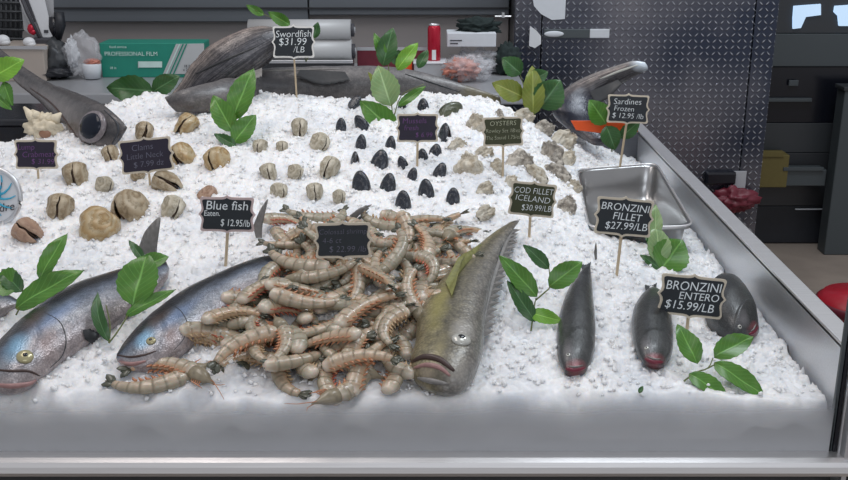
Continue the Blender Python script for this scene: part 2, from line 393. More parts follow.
def fan(base0, base1, tips, mat, name, parent, rays=14, thick=.0012, ripple=.0015, nrm=Vector((0, -.4, 1))):
    """ribbed fin: base line base0->base1, edge through tips"""
    E = catmull(tips, rays * 2 + 1); n = len(E); v = []; f = []; m = 5
    nr = nrm.normalized()
    for i in range(n):
        b = base0.lerp(base1, i / (n - 1))
        for j in range(m):
            q = b.lerp(E[i], j / (m - 1)) + nr * (ripple if i % 2 else -ripple) * (j / (m - 1)); v.append(q + nr * thick)
    k = len(v); v += [q - nr * thick * 2 for q in v[:k]]
    for i in range(n - 1):
        for j in range(m - 1):
            a, b, c, d = i * m + j, i * m + j + 1, (i + 1) * m + j + 1, (i + 1) * m + j
            f += [(a, b, c, d), (a + k, d + k, c + k, b + k)]
    for i in range(n - 1):
        a, d = i * m + m - 1, (i + 1) * m + m - 1; f.append((a, a + k, d + k, d))
    return obj(name, v, f, mat, parent, True)

# ------------------------------------------------------------------ room
ZF = -.9
YB = 4.2
def wallpt(px, py, Y): return at(px, py, Y)
struct('floor', MB().box((0, 3.0, ZF - .05), (9, 7.5, .1)), 'floor_brown')
# back wall, left half: light backsplash with a darker steel hood over it
xl = wallpt(513, 40, YB).x
struct('wall_back', MB().box(((-2.6 + xl) / 2, YB + .3, .6), (xl + 2.6, .1, 3.0)), 'backsplash')
struct('wall_far', MB().box((1.6, 5.75, .6), (6, .1, 3.0)), 'dark_panel')
h = empty('steel_hood', (-.4, YB + .1, 0), 'dark grey steel hood above the back counter along the wall', 'hood')
zh = wallpt(200, 27, YB).z
x303 = wallpt(303, 10, YB).x
MB().box(((-2.4 + x303) / 2, YB + .22, zh + .5), (x303 + 2.4 - .006, .05, 1.0), bev=.004).build('left_panel', 'hood_grey', h)
zh2 = wallpt(420, 20, YB).z
MB().box(((xl + x303) / 2, YB + .22, zh2 + .5), (xl - x303 - .006, .05, 1.0), bev=.004).build('right_panel', 'hood_grey', h)
MB().box(((-2.4 + xl) / 2, YB + .19, zh2 + .03), (xl + 2.4, .012, .006)).build('seam_strip', 'seam', h)
# walk-in box clad in diamond plate
pc = empty('diamond_plate_cabinet', (xl, YB, ZF), 'tall walk-in unit clad in dark diamond tread plate', 'cabinet')
x1, x2, x3, x4 = xl, wallpt(540, 30, YB).x, wallpt(748, 50, YB).x, wallpt(770, 60, YB).x
top = 1.8
for i, (a, b, nm) in enumerate(((x1, x2, 'corner_strip'), (x2 + .004, x3, 'door_sheet'), (x3 + .004, x4, 'edge_strip'))):
    MB().box(((a + b) / 2, YB - .02 + .4 * (i == 9), (ZF + top) / 2), (b - a, .04, top - ZF), bev=.003).build(nm, 'diamond_plate', pc)
MB().box(((x1 + x4) / 2, YB + .45, (ZF + top) / 2), (x4 - x1 - .01, .86, top - ZF)).build('body', 'dark_panel', pc)
# fittings on it
def card(name, px0, py0, px1, py1, Y, mat, parent, dy=.012, bev=.002):
    a, b = at(px0, py0, Y), at(px1, py1, Y)
    return MB().box(((a.x + b.x) / 2, Y, (a.z + b.z) / 2), (abs(b.x - a.x), dy, abs(a.z - b.z)), bev=bev).build(name, mat, parent)
r = empty('paper_notice', at(550, 10, YB - .05), 'white paper taped high on the diamond plate near its left edge', 'paper')
a = [at(x, y, YB - .046) for x, y in ((532, -6), (566, -6), (565, 19), (552, 20), (541, 14), (534, 6))]
obj('sheet', a + [q + Vector((0, .003, 0)) for q in a], [tuple(range(6)), tuple(range(11, 5, -1))], 'white_paper', r, False)
r = empty('white_latch_cover', at(535, 38, YB - .06), 'small white angular cover on the seam left of the name plate', 'latch')
a = [(530, 26), (536, 30), (541, 36), (541, 44), (535, 48), (529, 46)]
A_ = [at(x, y, YB - .075) for x, y in a]; B_ = [at(x, y, YB - .042) for x, y in a]
obj('cover', A_ + B_, [tuple(range(6))] + [(i, (i + 1) % 6, 6 + (i + 1) % 6, 6 + i) for i in range(6)], 'white_plastic', r, False)
r = empty('door_name_plate', at(575, 33, YB - .05), 'slim steel name plate with oval badge on the diamond plate', 'sign')
card('plate', 544, 29, 609, 38, YB - .05, 'grey_panel', r)
card('bright_end', 590, 29, 609, 38, YB - .054, 'white_paper', r, .008)  # white laid over this end as painted reflected light
A_ = at(554, 34, YB - .058); MB().ball(A_, (.04, .004, .012), 3).build('oval_badge', 'white_paper', r, True)
# black rounded label + paper + dark red bits (behind the steel rim)
r = empty('black_label_holder', at(722, 180, YB - .05), 'black rounded label holder low on the diamond plate', 'holder')
card('holder_body', 705, 171, 735, 185, YB - .055, 'black_gloss', r, .03, .012)
r = empty('paper_slip', at(740, 182, YB - .05), 'white paper slip tucked beside the black label holder', 'paper')
card('slip', 730, 171, 745, 188, YB - .046, 'grey_plastic', r, .004, .001)
r = empty('red_cloth', at(735, 200, YB - .06), 'dark red cloth hanging under the black label holder', 'cloth')
CLOTH_LATER = r
# the dark fronts on the right
YR = 5.15
fr = empty('dark_fridge_front', at(800, 150, YR), 'dark glass-fronted fridge beyond the diamond plate unit', 'fridge')
def cardw(name, px0, py0, px1, py1, Y, mat, parent, dy=.03): return card(name, px0, py0, px1, py1, Y, mat, parent, dy, .003)
cardw('upper_body', 745, -30, 900, 33, YR, 'mid_panel', fr); cardw('header_band', 745, 33.5, 900, 66, YR - .01, 'grey_panel', fr)
cardw('glass_door', 740, 66.5, 900, 122, YR, 'black_gloss', fr); cardw('middle_panel', 735, 122.5, 900, 152, YR, 'mid_panel', fr)
cardw('lower_door', 725, 152.5, 900, 205, YR, 'dark_panel', fr); cardw('kick_plate', 715, 205.5, 900, 242, YR, 'dark', fr)
cardw('handle_bar', 742, 98, 811, 101.5, YR - .03, 'grey_panel', fr); cardw('door_badge', 789, 80, 798, 86, YR - .03, 'grey_panel', fr, .01)
cardw('ticket_rail', 795, 208.5, 831, 209.8, YR - .03, 'white_paper', fr, .01)
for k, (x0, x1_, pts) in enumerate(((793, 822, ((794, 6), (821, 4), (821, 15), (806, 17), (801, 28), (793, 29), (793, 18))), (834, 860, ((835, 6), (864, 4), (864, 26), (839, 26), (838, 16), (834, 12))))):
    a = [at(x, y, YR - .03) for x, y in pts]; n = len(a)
    o = obj('window_%d' % (k + 1), a + [q + Vector((0, .01, 0)) for q in a], [tuple(range(n)), tuple(range(2 * n - 1, n - 1, -1))], 'window_light', None, False); o['kind'] = 'structure'  # glowing shapes painted in as reflections of the storefront, no real openings
r = empty('yellow_carton', at(770, 185, YR - .1), 'dull yellow carton against the dark fridge door', 'carton')
b0 = at(757, 153, YR - .1); b1 = at(783, 185, YR - .1)
MB().box(((b0.x + b1.x) / 2, YR - .09, (b0.z + b1.z) / 2), (b1.x - b0.x, .12, b0.z - b1.z), bev=.004).build('carton', 'yellow_box', r)
card('flap', 757, 151.5, 784, 157, YR - .155, 'tan_box', r, .006).data.materials[0] = MATS['yellow_box']
r = empty('grey_tray', at(800, 185, YR - .1), 'grey tray beside the dull yellow carton', 'tray')
b0 = at(784, 168, YR - .1); b1 = at(822, 184, YR - .1)
MB().box(((b0.x + b1.x) / 2, YR - .09, (b0.z + b1.z) / 2), (b1.x - b0.x, .1, b0.z - b1.z), bev=.004).build('tray_body', 'grey_panel', r)
card('tray_rim', 783, 167, 823, 170.5, YR - .145, 'grey_panel', r, .02)
r = empty('grey_side_cabinet', at(850, 255, 4.6), 'grey cabinet side at the far right edge of the aisle', 'cabinet')
a = at(831, 200, 4.95).x
MB().box((a + .45, 5.0, (ZF - .05) / 2), (.9, .1, -.05 - ZF), bev=.006).build('cabinet_body', 'grey_panel', r)
MB().box((a + .45, 5.0, -.04), (.92, .12, .02), bev=.004).build('cabinet_top', 'mid_panel', r)
MB().box((a + .35, 4.94, -.3), (.02, .02, .3), bev=.004).build('handle', 'steel', r)
# red bin
bp = atz(862, 294, -.38)
r = empty('red_bucket', (bp.x, bp.y, ZF), 'round red bucket standing on the floor beyond the steel rim', 'bucket')
def lathe(prof, n=40):
    v = []; f = []
    for rr, z in prof:
        for k in range(n): v.append(Vector((rr * math.cos(2 * PI * k / n), rr * math.sin(2 * PI * k / n), z)))
    for i in range(len(prof) - 1):
        for k in range(n):
            k2 = (k + 1) % n; f.append((i * n + k, i * n + k2, (i + 1) * n + k2, (i + 1) * n + k))
    return v, f
v, f = lathe([(0.001, 0), (.08, 0), (.115, .48), (.13, .485), (.132, .50), (.12, .505), (.118, .515), (.001, .525)])
obj('bucket_body', v, f, 'red_plastic', r, True, world=False)
v, f = lathe([(.133, .47), (.138, .475), (.138, .495), (.133, .50)]); obj('rim_band', v, f, 'dark_red', r, True, world=False)

# ------------------------------------------------------------------ back counter and what stands on it
ZC = at(60, 93, 3.5).z
c = empty('back_counter', (-.8, 3.5, ZF), 'grey steel back counter under the hood, behind the ice display', 'counter')
MB().box(((-2.4 + xl) / 2, 3.85, ZC - .02), (xl + 2.4, .72, .04), bev=.005).build('worktop', 'counter_top', c)
MB().box(((-2.4 + xl) / 2, 3.9, (ZC - .04 + ZF) / 2), (xl + 2.3, .6, ZC - .04 - ZF)).build('cabinet_front', 'dark_panel', c)
YS = 3.88
def fit_x(me, fit):
    if not fit or not len(me.vertices): return
    xs = [v.co.x for v in me.vertices]; w = max(xs) - min(xs)
    if w > fit: me.transform(Matrix.Diagonal((fit / w, 1, 1, 1)))
def text_mesh(body, size, mat, parent, M, name='lettering', align='CENTER', shear=0, bold=0, extrude=.0003, space=.95, fit=None):
    cu = bpy.data.curves.new('t', 'FONT'); cu.body = body; cu.size = size; cu.align_x = align; cu.align_y = 'CENTER'; cu.shear = shear
    cu.offset = bold; cu.extrude = extrude; cu.space_line = space; cu.resolution_u = 3
    o = bpy.data.objects.new('t', cu); COL.objects.link(o); bpy.context.view_layer.update()
    me = bpy.data.meshes.new_from_object(o.evaluated_get(bpy.context.evaluated_depsgraph_get()))
    bpy.data.objects.remove(o); fit_x(me, fit); me.transform(M); me.transform(Matrix.Translation(-Vector(root_of(parent).location)))
    me.materials.clear(); me.materials.append(MATS[mat]); me.name = name
    q = bpy.data.objects.new(name, me); COL.objects.link(q); q.parent = parent; return q
STAND = Matrix.Rotation(PI / 2, 4, 'X')     # xy text -> faces -Y
def shelf_box(name, px0, py0, px1, Yf, depth, mat, label, cat, bev=.003):
    a = at(px0, py0, Yf); b = at(px1, 76, Yf)
    r = empty(name, ((a.x + b.x) / 2, Yf + depth / 2, ZC), label, cat)
    MB().box(((a.x + b.x) / 2, Yf + depth / 2, (a.z + ZC) / 2), (b.x - a.x, depth, a.z - ZC), bev=bev).build('box_body', mat, r)
    return r, a, b
YBX = 3.84
r, a, b = shelf_box('film_box', 99, 43, 205, YBX, .12, 'box_green', 'long green and white carton of wrapping film', 'box')
# white end panel with slanted stripes
def quadcard(name, pts, Y, mat, parent):
    a = [at(x, y, Y) for x, y in pts]; n = len(a)
    return obj(name, a + [q + Vector((0, .002, 0)) for q in a], [tuple(range(n)), tuple(range(2 * n - 1, n - 1, -1))] + [(i, (i + 1) % n, n + (i + 1) % n, n + i) for i in range(n)], mat, parent, False)
quadcard('white_end_panel', [(176, 44), (204, 43.5), (204, 74), (163, 74)], YBX - .003, 'box_white', r)
for k in range(3): quadcard('stripe', [(179 + k * 3.4, 44), (180.4 + k * 3.4, 44), (167 + k * 3.6, 74), (165.6 + k * 3.6, 74)], YBX - .006, 'box_green' if k else 'box_ink', r)
for k in range(24): quadcard('barcode', [(138 + k, 62), (138.6 + k, 62), (138.6 + k, 68), (138 + k, 68)], YBX - .005, 'box_white', r) if k % 24 == 0 else None
quadcard('barcode_patch', [(138, 61.5), (162, 61.5), (162, 67.5), (138, 67.5)], YBX - .004, 'box_ink', r)
text_mesh('PROFESSIONAL FILM', .022, 'box_ink', r, Matrix.Translation(at(131, 54, YBX - .005)) @ STAND)
text_mesh('food service', .013, 'box_ink', r, Matrix.Translation(at(118, 47, YBX - .005)) @ STAND)
text_mesh('18 in', .013, 'box_ink', r, Matrix.Translation(at(113, 68, YBX - .005)) @ STAND)
text_mesh('18 IN\nx 2000', .014, 'ink_dark', r, Matrix.Translation(at(188, 68, YBX - .006)) @ STAND)
# two grey rolls
def roll(px0, px1, cy, rp, Y, label):
    a = at(px0, cy, Y); b = at(px1, cy, Y); rad = rp * scl(a)
    r = empty('film_roll', ((a.x + b.x) / 2, Y, a.z - rad), label, 'roll', 'grey rolls on the back counter')
    mb = MB(); mb.tube([a, b], rad, 28); mb.build('roll_body', 'roll_grey', r, True).data.polygons.foreach_set('use_smooth', [len(p.vertices) == 4 for p in r.children[0].data.polygons])
    MB().tube([b + Vector((-.004, 0, 0)), b + Vector((.012, 0, 0))], rad * .62, 20).build('end_cap', 'ink_dark', r)
    MB().tube([b + Vector((.008, 0, 0)), b + Vector((.016, 0, 0))], rad * .3, 16).build('core', 'grey_plastic', r)
    return r
roll(249, 352, 51, 11.5, 3.86, 'lower of the two fat grey rolls stacked behind the swordfish sign')
roll(249, 351, 30, 10.5, 3.87, 'upper of the two fat grey rolls stacked behind the swordfish sign')
a = at(249, 62.5, 3.8); b = at(352, 76, 3.8)
r = empty('dark_tray', ((a.x + b.x) / 2, 3.86, ZC), 'dark low tray carrying the two stacked grey rolls', 'tray')
MB().box(((a.x + b.x) / 2, 3.88, (a.z + ZC) / 2), (b.x - a.x, .14, a.z - ZC), bev=.004).build('tray_body', 'dark_panel', r); MB().box(((a.x + b.x) / 2, 3.808, a.z + .002), (b.x - a.x + .01, .008, .012), bev=.002).build('tray_lip', 'steel', r)
a = at(414, 63, 3.8); b = at(446, 76, 3.8)
r = empty('flat_white_box', ((a.x + b.x) / 2, 3.86, ZC), 'flat whitish box directly under the red drink can', 'box')
MB().box(((a.x + b.x) / 2, 3.86, (a.z + ZC) / 2), (b.x - a.x, .12, a.z - ZC - .002), bev=.003).build('box_body', 'grey_plastic', r); MB().box(((a.x + b.x) / 2, 3.86, a.z - .001), (b.x - a.x + .006, .126, .006), bev=.002).build('lid', 'white_plastic', r)
# tan box left + grey side
r, a, b = shelf_box('cardboard_box', -8, 47, 46, 3.75, .2, 'tan_box', 'low tan cardboard box at the left end of the back counter', 'box')
quadcard('lid_edge', [(-8, 46), (47, 46), (47, 49.5), (-8, 49)], 3.742, 'grey_plastic', r)
bt = at(20, 46, 3.85).z
# monitor arm / papers standing on the tan box
r = empty('leaning_price_scale', at(40, 44, 3.86), 'pale grey label printer leaning above the tan cardboard box', 'printer')
quadcard('back_panel', [(19, -12), (53, -12), (54, 20), (50, 38), (40, 42), (24, 30)], 3.88, 'grey_plastic', r)
quadcard('front_arm', [(24, -12), (42, -12), (53, 36), (44, 40)], 3.86, 'white_plastic', r)
quadcard('dark_slot', [(22, -5), (26, -6), (36, 22), (34, 22)], 3.855, 'ink_dark', r)
quadcard('button', [(44, 30), (48, 30), (48, 33), (44, 33)], 3.855, 'ink_dark', r)
MB().tube([at(19, -8, 3.85), at(28, 14, 3.85), at(41, 40, 3.85)], .006, 8).build('cable', 'ink_dark', r, True)
MB().tube([at(17, -8, 3.853), at(25, 13, 3.853), at(37, 38, 3.853)], .004, 8).build('cable', 'grey_plastic', r, True)
MB().box(at(46, 41, 3.87) , (.09, .06, .03), bev=.008).build('foot', 'ink_dark', r)
r = empty('black_tool', at(57, 35, 3.87), 'black plastic tool standing right of the pale label printer', 'tool')
MB().tube([at(59, 12, 3.87), at(60, 25, 3.87), at(58, 40, 3.87)], [.018, .022, .012], 10).build('tool_handle', 'dark', r, True)
MB().tube([at(53, 17, 3.87), at(54, 27, 3.87), at(55, 36, 3.87)], [.016, .02, .012], 10).build('tool_grip', 'black_gloss', r, True)
r = empty('red_clip', at(31, 30, 3.85), 'small red clip beside the pale label printer', 'clip')
MB().ball(at(31, 29, 3.85), (.014, .01, .02), 2).ball(at(33, 32, 3.85), (.012, .01, .012), 2).build('clip_body', 'can_red', r, True)
r = empty('dark_wire_rack', at(8, 44, 3.95), 'dark wire clutter at the top left corner behind the printer', 'rack')
mb = MB()
for k in range(6): mb.tube([at(-4 + k * 5, -12, 3.96), at(-3 + k * 4.8, 15, 3.96), at(-4 + k * 5, 44, 3.96)], .006, 6)
for k in range(5): mb.tube([at(-6, 2 + k * 9, 3.95), at(24, 3 + k * 9, 3.95)], .005, 6)
mb.build('wires', 'mid_panel', r, True)
quadcard('back_sheet', [(-10, -12), (20, -12), (22, 43), (-10, 43)], 4.0, 'dark_panel', r)
for (x, y, s, lb) in ((3, 40, .022, 'white rounded tub lid at the far left on the tan box'), (29, 42, .02, 'small white crumpled tissue in front of the printer foot')):
    r = empty('white_tub' if s > .021 else 'crumpled_tissue', at(x, y + 4, 3.8), lb, 'tub' if s > .021 else 'tissue')
    MB().ball(at(x, y, 3.8), (s * 1.1, s, s * .9), 3).ball(at(x + 1.5, y + 2, 3.8), (s, s, s * .6), 2).build('tub_body' if s > .021 else 'tissue_wad', 'white_plastic', r, True)
# grey dark thing + plastic bags
def lumpy(name, c, rad, mat, parent, amp=.25, fr=3.0, sub=4, seed=0):
    from mathutils import noise
    bm = bmesh.new(); bmesh.ops.create_icosphere(bm, subdivisions=sub, radius=1)
    for q in bm.verts:
        d = 1 + amp * noise.fractal(q.co * fr + Vector((seed, seed * 2, 0)), .6, 2, 4); q.co = Vector((q.co.x * rad[0], q.co.y * rad[1], q.co.z * rad[2])) * d + Vector(c)
    v = [q.co.copy() for q in bm.verts]; f = [[x.index for x in q.verts] for q in bm.faces]; bm.free()
    return obj(name, v, f, mat, parent, True)
lumpy('cloth_folds', at(735, 200, YB - .08), (.085, .04, .05), 'dark_red', CLOTH_LATER, .45, 2.2, seed=31)
r = empty('black_bag', at(57, 75, 3.8), 'dark folded bag between the tan box and the clear plastic bag', 'bag')
lumpy('bag_body', at(57, 60, 3.83), (.05, .05, .075), 'mid_panel', r, .2, 2, seed=3); lumpy('bag_base', at(55, 72, 3.8), (.07, .05, .02), 'dark', r, .2, 3, seed=5)
r = empty('clear_plastic_bag', at(82, 75, 3.8), 'crumpled clear plastic bag with red and white cups inside', 'bag')
lumpy('film', at(83, 55, 3.82), (.065, .05, .085), 'plastic_film', r, .3, 1.8, seed=1)
lumpy('white_wad', at(72, 53, 3.82), (.022, .02, .05), 'white_paper', r, .5, 4, seed=2)
lumpy('red_content', at(92, 62, 3.80), (.028, .02, .012), 'meat', r, .4, 4, seed=4)
a = at(92, 70, 3.8); v, f = lathe([(.001, -.03), (.028, -.03), (.036, .02), (.03, .024), (.001, .024)], 20); obj('cup', [q + a for q in v], f, 'white_paper', r, True)
# red can, small cups
a = at(434, 62, 3.86); s_ = scl(a)
r = empty('red_drink_can', a, 'tall red drink can standing on the back counter', 'can')
v, f = lathe([(.001, 0), (.021, 0), (.0245, .006), (.0245, .125), (.021, .135), (.019, .137), (.001, .134)], 24); obj('can_body', [q + a for q in v], f, 'can_red', r, True)
v, f = lathe([(.0185, .136), (.0205, .138), (.0205, .141), (.018, .142), (.0175, .137)], 24); obj('can_rim', [q + a for q in v], f, 'steel', r, True)
quadcard('label_mark', [(432, 50), (436, 50), (436, 60), (432, 60)], 3.834, 'white_plastic', r)
r = empty('white_carton', at(473, 48, 3.9), 'flat white carton lying on the clutter right of the red can', 'box')
a = at(447, 33, 3.88); b = at(496, 47, 3.88)
MB().box(((a.x + b.x) / 2, 3.94, (a.z + b.z) / 2), (b.x - a.x, .12, a.z - b.z), bev=.003).build('carton_body', 'white_paper', r)
quadcard('printed_line', [(450, 40), (462, 40), (462, 41), (450, 41)], 3.878, 'ink_dark', r); quadcard('printed_line', [(450, 43), (458, 43), (458, 44), (450, 44)], 3.878, 'ink_dark', r)
r = empty('dark_cloth_heap', at(478, 30, 3.95), 'black crumpled cloth heap on top of the white carton', 'cloth')
lumpy('heap', at(478, 27, 3.96), (.075, .05, .035), 'dark_cloth', r, .5, 3, seed=8)
r = empty('dark_bag', at(505, 70, 3.9), 'dark cloth bundle behind the leaves at the plate corner', 'bag')
lumpy('bundle', at(507, 60, 3.92), (.05, .05, .06), 'dark_cloth', r, .3, 3, seed=9)
r = empty('white_plastic_bag', at(480, 72, 3.93), 'loose white plastic bag under the white carton', 'bag')
lumpy('bag_folds', at(478, 60, 3.93), (.10, .05, .04), 'plastic_film', r, .5, 3, seed=11); lumpy('bag_lining', at(482, 66, 3.96), (.10, .04, .03), 'white_paper', r, .4, 3, seed=12)
r = empty('bagged_seafood', at(465, 80, 3.75), 'clear bag of orange-pink seafood pieces on the back counter', 'bag')
lumpy('pink_pieces', at(462, 69, 3.76), (.06, .05, .035), 'meat', r, .6, 4, seed=13); lumpy('film', at(468, 68, 3.75), (.085, .06, .045), 'plastic_film', r, .4, 3, seed=14)
# dark box right of rolls and red/orange cartons behind the herbs
r = empty('dark_red_carton', at(380, 62, 3.9), 'long dark red carton behind the herb sprig', 'box')
a = at(357, 50, 3.9); b = at(428, 74, 3.9)
MB().box(((a.x + b.x) / 2, 3.95, (a.z + b.z) / 2), (b.x - a.x, .1, a.z - b.z), bev=.003).build('carton_body', 'dark_red', r)
quadcard('orange_panel', [(397, 51), (412, 51), (412, 70), (397, 70)], 3.897, 'orange', r); quadcard('grey_top_edge', [(357, 47), (428, 47), (428, 50.5), (357, 50.5)], 3.899, 'grey_plastic', r)
r = empty('wall_rail', at(470, 16, YB - .01), 'thin bright rail on the wall above the dark cloth heap', 'rail')
MB().tube([at(495, 16.5, YB - .03), at(511, 16.5, YB - .03)], .004, 8).build('rail_bar', 'steel_light', r); MB().box(at(503, 15, YB - .02), (.01, .03, .02)).build('bracket', 'steel', r)

# ------------------------------------------------------------------ the display counter
root = empty('display_counter', (0, Y0, ZF), 'stainless steel ice display counter with raised side wall and front rail', 'counter')
zt = .106; W = .038
yf = 1.50; ye = 3.40
MB().box((XW + W / 2, (yf + ye) / 2, zt - .006), (W, ye - yf, .012), bev=.002).build('top_flange', 'steel_light', root)
MB().box((XW + .004, (yf + ye) / 2, -.05), (.008, ye - yf, .30)).build('side_wall', 'steel', root)
MB().box((XW + W - .002, (yf + ye) / 2, -.35), (.004, ye - yf, .9)).build('outer_panel', 'steel_dark', root)
zr = -.077
prof = [(1.53, -.10), (1.53, zr), (1.505, zr + .001), (1.494, zr - .002), (1.488, zr - .008), (1.486, zr - .018), (1.490, zr - .026), (1.50, zr - .03), (1.53, zr - .03)]
v = [Vector((x, y, z)) for x in (-1.4, XW + W) for y, z in prof]; n = len(prof)
obj('front_rail', v, [(i, (i + 1) % n, n + (i + 1) % n, n + i) for i in range(n)] + [tuple(range(n))[::-1], tuple(range(n, 2 * n))], 'steel_light', root, False)
MB().box((-.33, 1.56, (ZF + zr - .03) / 2), (2.14, .04, zr - .03 - ZF)).build('front_panel', 'dark_panel', root)
MB().box((-.33, 2.35, -.16), (2.05, 1.65, .02)).build('basin_floor', 'steel', root)
MB().box((-.33, 3.28, -.05), (2.14, .02, .3)).build('back_wall', 'steel_dark', root)
px_ = XW
MB().box((px_ - .006, 1.532, .14), (.006, .012, .46), bev=.001).build('post_gasket', 'black_gloss', root)
MB().box((px_ + .012, 1.535, .14), (.028, .03, .46), bev=.003).build('corner_post', 'steel', root)
MB().box((px_ - .013, 1.532, .14), (.006, .008, .46), bev=.001).build('glass_edge', 'grey_panel', root)
MB().box((-.35, 1.531, (zr + .024) / 2), (2 * (px_ - .012 + .35), .006, .024 - zr)).build('fogged_glass', 'fogged_glass', root)
# ------------------------------------------------------------------ steel pan sunk in the ice
ZP = .09
pcn = [atz(577, 170, ZP), atz(656, 164, ZP), atz(693, 226, ZP), atz(590, 228, ZP)]
def pan_ring(inset, z, rc=.045, n=7):
    c0 = sum(pcn, Vector()) / 4; out = []
    pts = []
    for p in pcn: 
        d = p - c0; pts.append(c0 + d * (1 - inset / d.length * 1.3))
    for i in range(4):
        a, b, c = pts[i - 1], pts[i], pts[(i + 1) % 4]
        d1 = (a - b).normalized(); d2 = (c - b).normalized(); s, e = b + d1 * rc, b + d2 * rc
        for k in range(n):
            t = k / (n - 1); out.append(s * (1 - t) ** 2 + b * 2 * t * (1 - t) + e * t * t)
    return [Vector((q.x, q.y, z)) for q in out]
pan = empty('steel_pan', (pcn[0] + pcn[2]) / 2, 'empty stainless steel pan sunk in the ice behind the bronzini fillet sign', 'pan')
rings = [pan_ring(-.004, ZP - .008), pan_ring(-.004, ZP), pan_ring(.008, ZP + .001), pan_ring(.012, ZP - .004), pan_ring(.02, ZP - .05, .05), pan_ring(.03, ZP - .085, .05), pan_ring(.045, ZP - .10, .05), pan_ring(.07, ZP - .103, .04)]
m = len(rings[0]); v = [q for r_ in rings for q in r_]; f = []
for i in range(len(rings) - 1):
    for k in range(m): f.append((i * m + k, i * m + (k + 1) % m, (i + 1) * m + (k + 1) % m, (i + 1) * m + k))
f.append(tuple((len(rings) - 1) * m + k for k in range(m)))
obj('pan_shell', v, f, 'steel_pan', pan, True)
rl = pan_ring(-.004, ZP + .001); rl.append(rl[0]); MB().tube(rl, .0028, 8).build('rolled_rim', 'steel_light', pan, True)
def in_pan(X, Y, grow=0.0):
    q = [p for p in pcn]; c0 = sum(q, Vector()) / 4; s = True
    for i in range(4):
        a = c0 + (q[i] - c0) * (1 + grow); b = c0 + (q[(i + 1) % 4] - c0) * (1 + grow)
        if (b.x - a.x) * (Y - a.y) - (b.y - a.y) * (X - a.x) > 0: s = False
    return s

